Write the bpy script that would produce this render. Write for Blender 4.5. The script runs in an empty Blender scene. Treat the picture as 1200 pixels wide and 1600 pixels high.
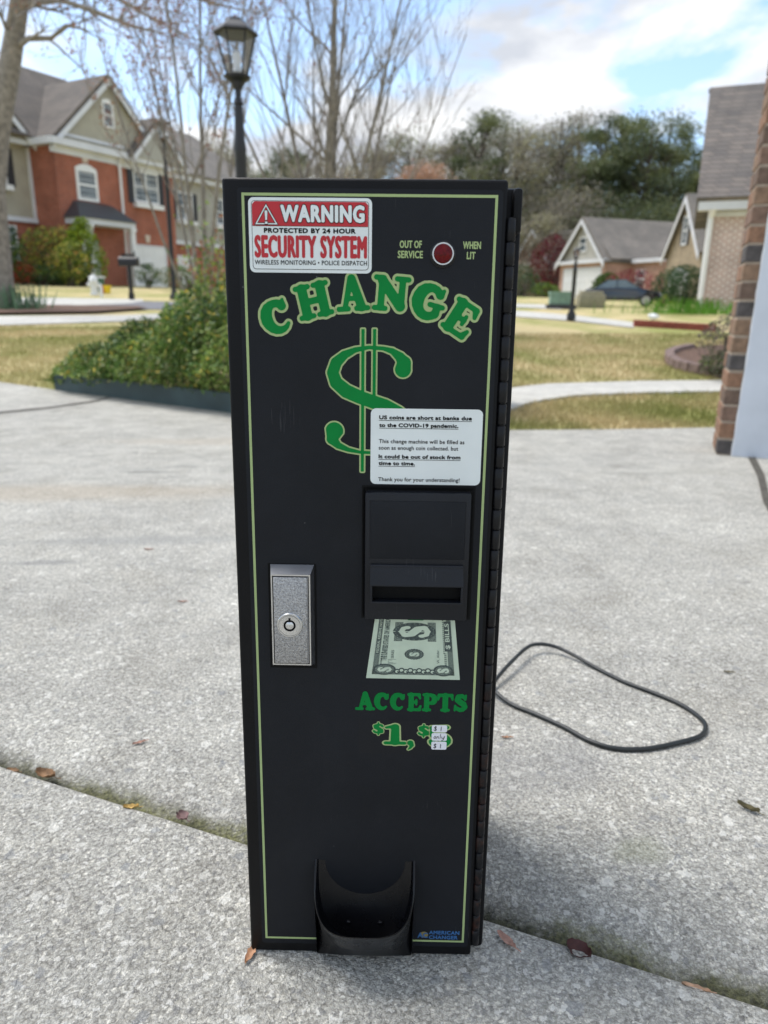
import bpy, bmesh, math, random
import numpy as np
from math import radians, sin, cos, pi, atan2, hypot
from mathutils import Vector, Matrix
random.seed(7); RS = np.random.RandomState(11)
scene = bpy.context.scene
COL = scene.collection

# ------------------------------------------------------------------ camera
FPX, PITCH, ROLL, CAMZ = 1109.0, radians(16.6), radians(0.8), 0.638
_F = np.array([0, cos(PITCH), -sin(PITCH)]); _U0 = np.array([0, sin(PITCH), cos(PITCH)]); _X0 = np.array([1.0, 0, 0])
_X = cos(ROLL)*_X0 + sin(ROLL)*_U0; _U = -sin(ROLL)*_X0 + cos(ROLL)*_U0
CAM = np.array([0, 0, CAMZ])
cd = bpy.data.cameras.new("camera"); cam = bpy.data.objects.new("camera", cd); COL.objects.link(cam)
cam.matrix_world = Matrix(((_X[0], _U[0], -_F[0], 0), (_X[1], _U[1], -_F[1], 0), (_X[2], _U[2], -_F[2], CAMZ), (0, 0, 0, 1)))
cd.sensor_fit = 'HORIZONTAL'; cd.sensor_width = 36.0; cd.lens = 36.0*FPX/1200
cd.clip_start = 0.02; cd.clip_end = 3000
cd.dof.use_dof = True; cd.dof.focus_distance = 0.66; cd.dof.aperture_fstop = 8.6
scene.camera = cam
scene.render.resolution_x = 768; scene.render.resolution_y = 1024

# ------------------------------------------------------------------ light
SUN_EL, SUN_AZ = radians(62), radians(-58)          # azimuth from +Y towards +X
world = bpy.data.worlds.new("World"); scene.world = world; world.use_nodes = True
def build_world():
    nt = world.node_tree; N = nt.nodes; L = nt.links; N.clear()
    out = N.new('ShaderNodeOutputWorld'); bg = N.new('ShaderNodeBackground'); bg.inputs[1].default_value = 0.135
    sky = N.new('ShaderNodeTexSky'); sky.sky_type = 'NISHITA'; sky.sun_disc = False
    sky.sun_elevation = SUN_EL; sky.sun_rotation = SUN_AZ; sky.air_density = 1.0; sky.dust_density = 1.6; sky.ozone_density = 1.0
    tc = N.new('ShaderNodeTexCoord'); sep = N.new('ShaderNodeSeparateXYZ'); L.new(tc.outputs['Generated'], sep.inputs[0])
    zz = N.new('ShaderNodeMath'); zz.operation = 'MAXIMUM'; L.new(sep.outputs[2], zz.inputs[0]); zz.inputs[1].default_value = 0.0
    za = N.new('ShaderNodeMath'); za.operation = 'ADD'; L.new(zz.outputs[0], za.inputs[0]); za.inputs[1].default_value = 0.22
    dx = N.new('ShaderNodeMath'); dx.operation = 'DIVIDE'; L.new(sep.outputs[0], dx.inputs[0]); L.new(za.outputs[0], dx.inputs[1])
    dy = N.new('ShaderNodeMath'); dy.operation = 'DIVIDE'; L.new(sep.outputs[1], dy.inputs[0]); L.new(za.outputs[0], dy.inputs[1])
    cb = N.new('ShaderNodeCombineXYZ'); L.new(dx.outputs[0], cb.inputs[0]); L.new(dy.outputs[0], cb.inputs[1])
    mp = N.new('ShaderNodeMapping'); mp.inputs['Location'].default_value = (3.4, 1.3, 0.0); L.new(cb.outputs[0], mp.inputs[0])
    n1 = N.new('ShaderNodeTexNoise'); n1.inputs['Scale'].default_value = 1.5; n1.inputs['Detail'].default_value = 10; n1.inputs['Roughness'].default_value = 0.56; n1.inputs['Distortion'].default_value = 0.25
    L.new(mp.outputs[0], n1.inputs[0])
    r1 = N.new('ShaderNodeValToRGB'); r1.color_ramp.elements[0].position = 0.455; r1.color_ramp.elements[1].position = 0.55
    L.new(n1.outputs[0], r1.inputs[0])
    n2 = N.new('ShaderNodeTexNoise'); n2.inputs['Scale'].default_value = 2.3; n2.inputs['Detail'].default_value = 7; L.new(mp.outputs[0], n2.inputs[0])
    r2 = N.new('ShaderNodeValToRGB'); e = r2.color_ramp.elements
    e[0].position = 0.40; e[0].color = (2.45, 2.58, 2.85, 1); e[1].position = 0.58; e[1].color = (4.0, 4.05, 4.1, 1)
    L.new(n2.outputs[0], r2.inputs[0])
    sc = N.new('ShaderNodeMix'); sc.data_type = 'RGBA'; sc.blend_type = 'MULTIPLY'; sc.inputs[0].default_value = 1
    L.new(sky.outputs[0], sc.inputs[6]); sc.inputs[7].default_value = (.72, .76, .82, 1)
    ad = N.new('ShaderNodeMix'); ad.data_type = 'RGBA'; ad.blend_type = 'ADD'; ad.inputs[0].default_value = 1; L.new(sc.outputs[2], ad.inputs[6]); ad.inputs[7].default_value = (0.35, 0.55, 0.65, 1)
    mx = N.new('ShaderNodeMix'); mx.data_type = 'RGBA'; L.new(r1.outputs[0], mx.inputs[0]); L.new(ad.outputs[2], mx.inputs[6]); L.new(r2.outputs[0], mx.inputs[7])
    L.new(mx.outputs[2], bg.inputs[0]); L.new(bg.outputs[0], out.inputs[0])
build_world()
sd = bpy.data.lights.new("sun", 'SUN'); sd.energy = 1.55; sd.angle = radians(26); sd.color = (1.0, 0.96, 0.9)
so = bpy.data.objects.new("sun", sd); COL.objects.link(so)
sdir = Vector((sin(SUN_AZ)*cos(SUN_EL), cos(SUN_AZ)*cos(SUN_EL), sin(SUN_EL)))
so.rotation_euler = sdir.to_track_quat('Z', 'Y').to_euler()
scene.view_settings.view_transform = 'Standard'; scene.view_settings.look = 'None'; scene.view_settings.exposure = 1.12; scene.view_settings.gamma = 1.0

# ------------------------------------------------------------------ geometry helpers
def ray(px, py): return _X*((px-600)/FPX) + _U*((800-py)/FPX) + _F
def at(px, py, Y):
    d = ray(px, py); return CAM + d*(Y/d[1])
KY = [-60, 4, 5, 6.5, 8, 10, 13, 17, 21, 27, 33, 42, 48, 60, 90, 200, 1000]
KZ = [3.23, -.182, -.197, -.2, -.15, -.065, .07, .30, .52, .58, .74, 1.06, 1.10, 1.2, 1.4, 2.0, 5]
CY = [-60, 19, 27, 33, 42, 70, 1000]; CZ = [0, 0, -.009, -.021, -.0135, -.0125, -.003]
def gz(x, y): return np.interp(y, KY, KZ) + np.interp(y, CY, CZ)*x
_YS = np.concatenate([np.arange(.1, 10, .01), np.arange(10, 90, .05)])
def G(px, py):
    d = ray(px, py)
    for y in _YS:
        x = d[0]/d[1]*y; z = CAMZ + d[2]/d[1]*y
        if z <= gz(x, y): return np.array([x, y, gz(x, y)])
    return np.array([x, y, gz(x, y)])
KNOTS = sorted(set([-10, -3, 0, 2, 3] + KY[1:] + list(range(7, 60, 1)) + [70, 80, 120, 400]))

def tag(o, label=None, cat=None, group=None, kind=None):
    if label: o['label'] = label
    if cat: o['category'] = cat
    if group: o['group'] = group
    if kind: o['kind'] = kind
    return o
def empty(name, loc, rz=0, label=None, cat=None, group=None):
    o = bpy.data.objects.new(name, None); COL.objects.link(o); o.empty_display_size = .1
    o.location = tuple(float(v) for v in loc); o.rotation_euler = (0, 0, rz)
    return tag(o, label, cat, group)

class MB:
    def __init__(s): s.v = []; s.f = []; s.m = []
    def add(s, vs, fs, mi=0):
        b = len(s.v); s.v += [tuple(map(float, v)) for v in vs]
        s.f += [tuple(b+i for i in f) for f in fs]; s.m += [mi]*len(fs); return s
    def box(s, x0, x1, y0, y1, z0, z1, mi=0):
        vs = [(x, y, z) for z in (z0, z1) for y in (y0, y1) for x in (x0, x1)]
        return s.add(vs, [(0, 2, 3, 1), (4, 5, 7, 6), (0, 1, 5, 4), (2, 6, 7, 3), (0, 4, 6, 2), (1, 3, 7, 5)], mi)
    def rbox(s, x0, x1, y0, y1, z0, z1, b=.002, mi=0, seg=2):
        bm = bmesh.new(); bmesh.ops.create_cube(bm, size=1)
        for v in bm.verts: v.co = ((x0+x1)/2+v.co.x*(x1-x0), (y0+y1)/2+v.co.y*(y1-y0), (z0+z1)/2+v.co.z*(z1-z0))
        bmesh.ops.bevel(bm, geom=bm.edges[:], offset=b, segments=seg, affect='EDGES', profile=.5)
        s.bm(bm, mi); return s
    def bm(s, bm, mi=0):
        bm.verts.index_update(); s.add([v.co[:] for v in bm.verts], [[v.index for v in f.verts] for f in bm.faces], mi); bm.free(); return s
    def prism(s, poly, y0, y1, mi=0):        # poly in (x,z), extruded along y
        n = len(poly); vs = [(x, y0, z) for x, z in poly] + [(x, y1, z) for x, z in poly]
        fs = [tuple(range(n)), tuple(range(2*n-1, n-1, -1))] + [(i, i+n, (i+1) % n+n, (i+1) % n) for i in range(n)]
        return s.add(vs, fs, mi)
    def slab(s, pts, th, mi=0):              # polygon in 3d thickened along its normal
        p = [Vector(q) for q in pts]; nrm = (p[1]-p[0]).cross(p[2]-p[0]).normalized()*th; n = len(p)
        vs = p + [q-nrm for q in p]
        fs = [tuple(range(n)), tuple(range(2*n-1, n-1, -1))] + [(i, i+n, (i+1) % n+n, (i+1) % n) for i in range(n)]
        return s.add(vs, fs, mi)
    def tube(s, pts, rad, n=6, mi=0, cap=True):
        P = [Vector(tuple(map(float, p))) for p in pts]; k = len(P)
        if not hasattr(rad, '__len__'): rad = [rad]*k
        vs = []; prev = None
        for i in range(k):
            t = (P[min(i+1, k-1)]-P[max(i-1, 0)]).normalized()
            if prev is None: a = t.orthogonal().normalized()
            else: a = (prev - t*prev.dot(t)).normalized()
            prev = a; b = t.cross(a)
            for j in range(n):
                w = 2*pi*j/n; vs.append(P[i]+(a*cos(w)+b*sin(w))*rad[i])
        fs = [(i*n+j, i*n+(j+1) % n, (i+1)*n+(j+1) % n, (i+1)*n+j) for i in range(k-1) for j in range(n)]
        if cap: fs += [tuple(range(n-1, -1, -1)), tuple((k-1)*n+j for j in range(n))]
        return s.add(vs, fs, mi)
    def lathe(s, prof, n=16, c=(0, 0, 0), axis='z', mi=0, M=None):
        vs = []
        for r_, h in prof:
            for j in range(n):
                w = 2*pi*j/n
                if axis == 'z': v = (c[0]+r_*cos(w), c[1]+r_*sin(w), c[2]+h)
                else: v = (c[0]+r_*cos(w), c[1]-h, c[2]+r_*sin(w))
                vs.append(v)
        k = len(prof)
        fs = [(i*n+j, i*n+(j+1) % n, (i+1)*n+(j+1) % n, (i+1)*n+j) for i in range(k-1) for j in range(n)]
        fs += [tuple(range(n-1, -1, -1)), tuple((k-1)*n+j for j in range(n))]
        return s.add(vs, fs, mi)
    def build(s, name, mats, parent=None, smooth=False, ang=35):
        me = bpy.data.meshes.new(name); me.from_pydata(s.v, [], s.f)
        if not isinstance(mats, (list, tuple)): mats = [mats]
        for m in mats: me.materials.append(m)
        if len(mats) > 1: me.polygons.foreach_set('material_index', s.m)
        bm = bmesh.new(); bm.from_mesh(me); bmesh.ops.recalc_face_normals(bm, faces=bm.faces[:]); bm.to_mesh(me); bm.free()
        if smooth:
            me.polygons.foreach_set('use_smooth', [True]*len(me.polygons))
            try: me.set_sharp_from_angle(angle=radians(ang))
            except Exception: pass
        me.update(); o = bpy.data.objects.new(name, me); COL.objects.link(o)
        if parent: o.parent = parent
        return o
def np_mesh(name, V, nper, mats, mi=None, parent=None):
    """V: (n*nper,3) verts forming n faces of nper corners"""
    V = np.asarray(V, dtype=np.float32).reshape(-1, 3); n = len(V)//nper
    me = bpy.data.meshes.new(name); me.vertices.add(len(V)); me.vertices.foreach_set('co', V.ravel())
    me.loops.add(len(V)); me.loops.foreach_set('vertex_index', np.arange(len(V), dtype=np.int32))
    me.polygons.add(n); me.polygons.foreach_set('loop_start', np.arange(0, len(V), nper, dtype=np.int32))
    if not isinstance(mats, (list, tuple)): mats = [mats]
    for m in mats: me.materials.append(m)
    if mi is not None: me.polygons.foreach_set('material_index', np.asarray(mi, dtype=np.int32))
    me.update(calc_edges=True); o = bpy.data.objects.new(name, me); COL.objects.link(o)
    if parent: o.parent = parent
    return o
def join_np(parts): return np.concatenate(parts)
def leaves(P, size, aspect=.5, up=.3):
    """leaf diamonds at points P -> verts (n*4,3)"""
    n = len(P); d = RS.normal(size=(n, 3)); d /= np.linalg.norm(d, axis=1)[:, None]
    q = RS.normal(size=(n, 3)); q[:, 2] += up*3; w = np.cross(d, q); w /= np.linalg.norm(w, axis=1)[:, None]+1e-9
    s_ = (size*(.6+.8*RS.rand(n)))[:, None]
    a = P-d*s_*.5; b = P+w*s_*aspect*.5; c = P+d*s_*.5; e = P-w*s_*aspect*.5
    return np.stack([a, b, c, e], axis=1).reshape(-1, 3)

# ------------------------------------------------------------------ materials
MATS = {}
def _new(name):
    m = bpy.data.materials.new(name); m.use_nodes = True; nt = m.node_tree; b = nt.nodes['Principled BSDF']; return m, nt, b
def ramp(nt, fac, stops):
    r = nt.nodes.new('ShaderNodeValToRGB'); el = r.color_ramp.elements
    while len(el) > 1: el.remove(el[-1])
    el[0].position = stops[0][0]; el[0].color = (*stops[0][1], 1)
    for p_, c_ in stops[1:]:
        e = el.new(p_); e.color = (*c_, 1)
    nt.links.new(fac, r.inputs[0]); return r.outputs[0]
def noise(nt, vec, scale, detail=4, rough=.5, dist=0):
    n = nt.nodes.new('ShaderNodeTexNoise'); n.inputs['Scale'].default_value = scale; n.inputs['Detail'].default_value = detail
    n.inputs['Roughness'].default_value = rough; n.inputs['Distortion'].default_value = dist
    nt.links.new(vec, n.inputs['Vector']); return n.outputs[0]
def mixc(nt, fac, a, b, mode='MIX'):
    m = nt.nodes.new('ShaderNodeMix'); m.data_type = 'RGBA'; m.blend_type = mode
    for i, v in ((0, fac), (6, a), (7, b)):
        if isinstance(v, (int, float)): m.inputs[i].default_value = v
        elif isinstance(v, tuple): m.inputs[i].default_value = (*v, 1)
        else: nt.links.new(v, m.inputs[i])
    return m.outputs[2]
def math(nt, op, a, b=0.0, clamp=False):
    m = nt.nodes.new('ShaderNodeMath'); m.operation = op; m.use_clamp = clamp
    for i, v in ((0, a), (1, b)):
        if isinstance(v, (int, float)): m.inputs[i].default_value = v
        else: nt.links.new(v, m.inputs[i])
    return m.outputs[0]
def bump(nt, b, h, strength=.3, dist=.01):
    n = nt.nodes.new('ShaderNodeBump'); n.inputs['Strength'].default_value = strength; n.inputs['Distance'].default_value = dist
    nt.links.new(h, n.inputs['Height']); nt.links.new(n.outputs[0], b.inputs['Normal']); return n
def coord(nt, kind='Object', scale=None):
    tc = nt.nodes.new('ShaderNodeTexCoord'); o = tc.outputs[kind]
    if scale:
        mp = nt.nodes.new('ShaderNodeMapping'); mp.inputs['Scale'].default_value = scale; nt.links.new(o, mp.inputs[0]); o = mp.outputs[0]
    return o
def mat(name, col, rough=.6, metal=0, var=.15, vs=8, bs=0, bstr=.2, bdist=.005, spec=None, coat=0):
    if name in MATS: return MATS[name]
    m, nt, b = _new(name); v = coord(nt)
    lo = tuple(c*(1-var) for c in col); hi = tuple(min(1, c*(1+var)) for c in col)
    nt.links.new(ramp(nt, noise(nt, v, vs), [(.3, lo), (.7, hi)]), b.inputs['Base Color'])
    b.inputs['Roughness'].default_value = rough; b.inputs['Metallic'].default_value = metal
    if spec is not None: b.inputs['Specular IOR Level'].default_value = spec
    if coat: b.inputs['Coat Weight'].default_value = coat
    if bs: bump(nt, b, noise(nt, v, bs, 3), bstr, bdist)
    MATS[name] = m; return m
def brickmat(name, c1, c2, mortar, bw=.2, bh=.067, mort=.01, rough=.85, offset=.5):
    if name in MATS: return MATS[name]
    m, nt, b = _new(name); v = coord(nt); sp = nt.nodes.new('ShaderNodeSeparateXYZ'); nt.links.new(v, sp.inputs[0])
    s_ = math(nt, 'ADD', sp.outputs[0], sp.outputs[1]); cb = nt.nodes.new('ShaderNodeCombineXYZ')
    nt.links.new(s_, cb.inputs[0]); nt.links.new(sp.outputs[2], cb.inputs[1])
    br = nt.nodes.new('ShaderNodeTexBrick'); nt.links.new(cb.outputs[0], br.inputs['Vector'])
    br.inputs['Scale'].default_value = 1; br.inputs['Brick Width'].default_value = bw; br.inputs['Row Height'].default_value = bh
    br.inputs['Mortar Size'].default_value = mort; br.inputs['Color1'].default_value = (*c1, 1); br.inputs['Color2'].default_value = (*c2, 1); br.inputs['Mortar'].default_value = (*mortar, 1)
    br.offset = offset
    nz = ramp(nt, noise(nt, v, 1.1, 5), [(.3, (.78, .78, .78)), (.7, (1.15, 1.15, 1.15))])
    nt.links.new(mixc(nt, 1.0, br.outputs[0], nz, 'MULTIPLY'), b.inputs['Base Color'])
    b.inputs['Roughness'].default_value = rough; bump(nt, b, br.outputs[1], -.5, .01); MATS[name] = m; return m
def shinglemat(name, c1, c2, c3):
    m, nt, b = _new(name); v = coord(nt); sp = nt.nodes.new('ShaderNodeSeparateXYZ'); nt.links.new(v, sp.inputs[0])
    s_ = math(nt, 'ADD', sp.outputs[0], sp.outputs[1]); cb = nt.nodes.new('ShaderNodeCombineXYZ')
    nt.links.new(s_, cb.inputs[0]); nt.links.new(sp.outputs[2], cb.inputs[1])
    br = nt.nodes.new('ShaderNodeTexBrick'); nt.links.new(cb.outputs[0], br.inputs['Vector'])
    br.inputs['Scale'].default_value = 1; br.inputs['Brick Width'].default_value = .42; br.inputs['Row Height'].default_value = .16; br.inputs['Mortar Size'].default_value = .012
    br.inputs['Color1'].default_value = (*c1, 1); br.inputs['Color2'].default_value = (*c2, 1); br.inputs['Mortar'].default_value = (*c3, 1)
    nz = ramp(nt, noise(nt, v, .8, 6), [(.3, (.8, .8, .8)), (.7, (1.15, 1.12, 1.1))])
    nt.links.new(mixc(nt, 1.0, br.outputs[0], nz, 'MULTIPLY'), b.inputs['Base Color']); b.inputs['Roughness'].default_value = .9
    MATS[name] = m; return m
def sidingmat(name, col, pitch=.13):
    m, nt, b = _new(name); v = coord(nt); sp = nt.nodes.new('ShaderNodeSeparateXYZ'); nt.links.new(v, sp.inputs[0])
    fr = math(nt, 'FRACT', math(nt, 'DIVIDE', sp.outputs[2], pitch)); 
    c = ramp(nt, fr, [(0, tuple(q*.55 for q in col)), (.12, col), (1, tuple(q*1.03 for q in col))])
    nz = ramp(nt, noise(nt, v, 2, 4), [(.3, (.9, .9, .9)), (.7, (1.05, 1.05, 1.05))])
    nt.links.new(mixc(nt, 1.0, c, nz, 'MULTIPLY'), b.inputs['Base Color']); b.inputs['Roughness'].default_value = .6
    bump(nt, b, math(nt, 'SUBTRACT', 1.0, fr), .6, .02); MATS[name] = m; return m

JP = (-0.55, 0.88); JN = (0.3735, 0.9276)     # slab joint: point and normal (towards the street)
def concrete(name, joint=False, tone=1.0, fine=True):
    m, nt, b = _new(name); v = coord(nt)
    def T(c): return tuple(q*tone for q in c)
    base = ramp(nt, noise(nt, v, 210, 6, .75), [(.30, T((.225, .219, .203))), (.5, T((.41, .400, .372))), (.68, T((.565, .552, .517)))])
    mid = ramp(nt, noise(nt, v, 9, 5, .6), [(.3, (.86, .86, .86)), (.7, (1.10, 1.10, 1.09))])
    big = ramp(nt, noise(nt, v, 1.3, 4, .6, .4), [(.3, (.87, .865, .85)), (.7, (1.06, 1.055, 1.03))])
    hs = noise(nt, v, 300, 5, .75)
    if fine:
        def vor(scale, warp, wsc):
            wv = nt.nodes.new('ShaderNodeVectorMath'); wv.operation = 'ADD'; nn = nt.nodes.new('ShaderNodeTexNoise'); nn.inputs['Scale'].default_value = wsc; nn.inputs['Detail'].default_value = 3; nt.links.new(v, nn.inputs['Vector'])
            sc = nt.nodes.new('ShaderNodeVectorMath'); sc.operation = 'SCALE'; sc.inputs['Scale'].default_value = warp; nt.links.new(nn.outputs['Color'], sc.inputs[0])
            vo = nt.nodes.new('ShaderNodeTexVoronoi'); vo.inputs['Scale'].default_value = scale; nt.links.new(v, wv.inputs[0]); nt.links.new(sc.outputs[0], wv.inputs[1]); nt.links.new(wv.outputs[0], vo.inputs['Vector'])
            q = nt.nodes.new('ShaderNodeSeparateColor'); nt.links.new(vo.outputs['Color'], q.inputs[0]); return vo.outputs['Distance'], q.outputs[0], q.outputs[1]
        d1, c1, e1 = vor(260, .010, 260); d2, c2, e2 = vor(150, .013, 180); d3, c3, e3 = vor(62, .018, 90)
        c = mixc(nt, 1, base, ramp(nt, c1, [(0, (.60, .60, .61)), (.12, (.86, .86, .86)), (.8, (1.05, 1.05, 1.04)), (1, (1.32, 1.31, 1.28))]), 'MULTIPLY')
        c = mixc(nt, 1, c, ramp(nt, d1, [(.25, (1.05, 1.05, 1.05)), (.75, (.62, .615, .60))]), 'MULTIPLY')
        def chips(c, d, cc, ee, rad, hi, lo, lc, dc, k):
            nr = math(nt, 'DIVIDE', math(nt, 'SUBTRACT', math(nt, 'MULTIPLY', ee, rad), d), .06, True)
            c = mixc(nt, math(nt, 'MULTIPLY', math(nt, 'MULTIPLY', math(nt, 'GREATER_THAN', cc, hi), nr), k), c, T(lc))
            return mixc(nt, math(nt, 'MULTIPLY', math(nt, 'MULTIPLY', math(nt, 'LESS_THAN', cc, lo), nr), k*.9), c, T(dc))
        c = chips(c, d2, c2, e2, .75, .80, .14, (.60, .59, .56), (.19, .19, .19), .6)
        c = chips(c, d3, c3, e3, .55, .92, .09, (.63, .62, .58), (.20, .21, .225), .5)
        hs = math(nt, 'ADD', math(nt, 'MULTIPLY', d1, -.9), math(nt, 'ADD', hs, math(nt, 'MULTIPLY', d2, -.5)))
    else: c = base
    c = mixc(nt, 1, mixc(nt, 1, c, mid, 'MULTIPLY'), big, 'MULTIPLY')
    if fine:
        bl_ = noise(nt, v, 3.3, 7, .7, .8); c = mixc(nt, 1, c, ramp(nt, bl_, [(.34, (.87, .86, .845)), (.5, (1, 1, 1)), (.68, (1.05, 1.05, 1.05))]), 'MULTIPLY')
        cr_ = nt.nodes.new('ShaderNodeTexVoronoi'); cr_.feature = 'DISTANCE_TO_EDGE'; cr_.inputs['Scale'].default_value = .55; wq = nt.nodes.new('ShaderNodeVectorMath'); wq.operation = 'ADD'; nq = nt.nodes.new('ShaderNodeTexNoise'); nq.inputs['Scale'].default_value = 2.5; nq.inputs['Detail'].default_value = 8; nt.links.new(v, nq.inputs['Vector']); nt.links.new(v, wq.inputs[0]); nt.links.new(nq.outputs['Color'], wq.inputs[1]); nt.links.new(wq.outputs[0], cr_.inputs['Vector'])
        ck = math(nt, 'MULTIPLY', math(nt, 'LESS_THAN', cr_.outputs['Distance'], .0022), math(nt, 'GREATER_THAN', noise(nt, v, .9, 3), .56)); c = mixc(nt, math(nt, 'MULTIPLY', ck, .45), c, (.16, .155, .14))
    if joint:
        sp = nt.nodes.new('ShaderNodeSeparateXYZ'); nt.links.new(v, sp.inputs[0])
        def spot(cx, cy, rx, ry, ang, soft=.5, nsc=14, namt=.5):
            ux = math(nt, 'SUBTRACT', sp.outputs[0], cx); uy = math(nt, 'SUBTRACT', sp.outputs[1], cy); ca, sa = cos(ang), sin(ang)
            a_ = math(nt, 'DIVIDE', math(nt, 'ADD', math(nt, 'MULTIPLY', ux, ca), math(nt, 'MULTIPLY', uy, sa)), rx)
            b_ = math(nt, 'DIVIDE', math(nt, 'SUBTRACT', math(nt, 'MULTIPLY', uy, ca), math(nt, 'MULTIPLY', ux, sa)), ry)
            d_ = math(nt, 'SQRT', math(nt, 'ADD', math(nt, 'MULTIPLY', a_, a_), math(nt, 'MULTIPLY', b_, b_)))
            d_ = math(nt, 'ADD', d_, math(nt, 'MULTIPLY', math(nt, 'SUBTRACT', noise(nt, v, nsc, 4), .5), namt*2))
            return math(nt, 'DIVIDE', math(nt, 'SUBTRACT', 1.0, d_, False), soft, True)
        for (px, py, rx, ry, col, k, ns) in STAINS_AND_SPOTS:
            g = G(px, py); c = mixc(nt, math(nt, 'MULTIPLY', spot(g[0], g[1], rx, ry, radians(6), .6, ns), k), c, col)
        d = math(nt, 'ADD', math(nt, 'MULTIPLY', math(nt, 'SUBTRACT', sp.outputs[0], JP[0]), JN[0]), math(nt, 'MULTIPLY', math(nt, 'SUBTRACT', sp.outputs[1], JP[1]), JN[1]))
        wob = math(nt, 'MULTIPLY', math(nt, 'SUBTRACT', noise(nt, v, 22, 6, .75), .5), .075)
        dd = math(nt, 'ADD', d, wob); far = math(nt, 'GREATER_THAN', d, 0.0)
        mo = math(nt, 'MULTIPLY', math(nt, 'DIVIDE', math(nt, 'SUBTRACT', .041, dd), .028, True), far)
        mcol = ramp(nt, noise(nt, v, 5, 4), [(.35, (.04, .04, .035)), (.48, (.09, .09, .04)), (.62, (.20, .20, .09))])
        gr = ramp(nt, noise(nt, v, 230, 3), [(.35, (.45, .45, .45)), (.65, (1.5, 1.5, 1.5))])
        c = mixc(nt, math(nt, 'MULTIPLY', mo, .92), c, mixc(nt, 1, mcol, gr, 'MULTIPLY'))
    nt.links.new(c, b.inputs['Base Color']); b.inputs['Roughness'].default_value = .92; b.inputs['Specular IOR Level'].default_value = .25
    bump(nt, b, hs, .8 if fine else .3, .0045); MATS[name] = m; return m
STAINS_AND_SPOTS = [(225, 738, .17, .030, (.20, .20, .18), .75, 5), (288, 729, .10, .022, (.22, .22, .20), .6, 6), (150, 748, .07, .016, (.25, .24, .20), .6, 6), (188, 633, .09, .03, (.3, .29, .25), .5, 5),
          (80, 770, 1.0, .20, (.42, .34, .24), .42, 2.2), (330, 690, .7, .14, (.47, .40, .31), .35, 3), (212, 708, .02, .012, (.08, .08, .08), .9, 20), (200, 845, .5, .06, (.30, .30, .29), .4, 4),
          (75, 880, .10, .03, (.22, .22, .22), .55, 8), (1040, 740, .4, .06, (.30, .29, .25), .3, 4), (830, 1200, .16, .10, (.27, .27, .27), .35, 9), (1000, 1330, .05, .03, (.30, .31, .2), .4, 30)]  # stains, plus a neutral darker patch at the machine's right rear
def lawnmat(name, w=1.0):
    m, nt, b = _new(name); v = coord(nt, 'Object')
    f1 = noise(nt, v, .55, 5, .6, .5); f2 = noise(nt, v, 38, 4, .7)
    straw = ramp(nt, f2, [(.3, (.38, .30, .15)), (.6, (.60, .50, .28)), (.75, (.70, .62, .40))])
    green = ramp(nt, f2, [(.3, (.13, .16, .035)), (.65, (.30, .33, .09))])
    nt.links.new(mixc(nt, ramp(nt, f1, [(.42, (0, 0, 0)), (.62, (.8, .8, .8))]), straw, green), b.inputs['Base Color'])
    b.inputs['Roughness'].default_value = .9; b.inputs['Specular IOR Level'].default_value = .1; bump(nt, b, f2, .6, .03); MATS[name] = m; return m
def foliage(name, col, trans=.25, var=.3, vs=3, rough=.5):
    if name in MATS: return MATS[name]
    m, nt, b = _new(name); v = coord(nt)
    col = tuple(c*1.4 for c in col); lo = tuple(c*(1-var) for c in col); hi = tuple(min(1, c*(1+var)) for c in col)
    c = ramp(nt, noise(nt, v, vs, 4), [(.3, lo), (.7, hi)])
    nt.links.new(c, b.inputs['Base Color']); b.inputs['Roughness'].default_value = rough; b.inputs['Specular IOR Level'].default_value = .3
    tr = nt.nodes.new('ShaderNodeBsdfTranslucent'); nt.links.new(c, tr.inputs[0]); mx = nt.nodes.new('ShaderNodeMixShader'); mx.inputs[0].default_value = trans
    out = nt.nodes['Material Output']; nt.links.new(b.outputs[0], mx.inputs[1]); nt.links.new(tr.outputs[0], mx.inputs[2]); nt.links.new(mx.outputs[0], out.inputs[0])
    MATS[name] = m; return m

white = mat('white_paint', (.78, .78, .77), .45, vs=2, var=.05)
gutterw = mat('white_trim', (.66, .67, .69), .5, vs=1.5, var=.08)
glass = mat('window_glass', (.06, .08, .09), .08, vs=.8, var=.5)
shutter = mat('black_shutter', (.02, .02, .024), .5)
redbrick = brickmat('red_brick', (.37, .092, .046), (.27, .064, .034), (.36, .20, .14), .24, .085, .012)
pinkbrick = brickmat('pink_brick', (.50, .29, .21), (.43, .24, .17), (.45, .32, .25))
palebrick = brickmat('washed_brick', (.47, .27, .215), (.35, .19, .155), (.68, .62, .57), .27, .095, .022)
stone = brickmat('tan_stone', (.36, .28, .18), (.27, .215, .14), (.33, .28, .2), .34, .15, .012)
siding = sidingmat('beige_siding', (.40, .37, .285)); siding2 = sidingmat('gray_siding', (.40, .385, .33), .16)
roofA = shinglemat('brown_shingle', (.155, .135, .115), (.125, .11, .098), (.075, .066, .06))
roofB = shinglemat('gray_shingle', (.19, .165, .145), (.125, .115, .108), (.07, .06, .055))
roofC = shinglemat('taupe_shingle', (.215, .195, .17), (.18, .165, .145), (.11, .10, .09))
black = mat('black_iron', (.012, .012, .013), .42, var=.2)
bark = mat('gray_bark', (.25, .225, .195), .9, var=.35, vs=9, bs=25, bstr=.6, bdist=.03)
barkg = mat('pale_twig_bark', (.20, .175, .14), .9, var=.3, vs=2)
barkp = mat('pale_gray_bark', (.24, .215, .185), .9, var=.25, vs=9, bs=25, bstr=.4, bdist=.03)
barkd = mat('dark_bark', (.09, .07, .055), .9, var=.3, vs=2)
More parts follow.
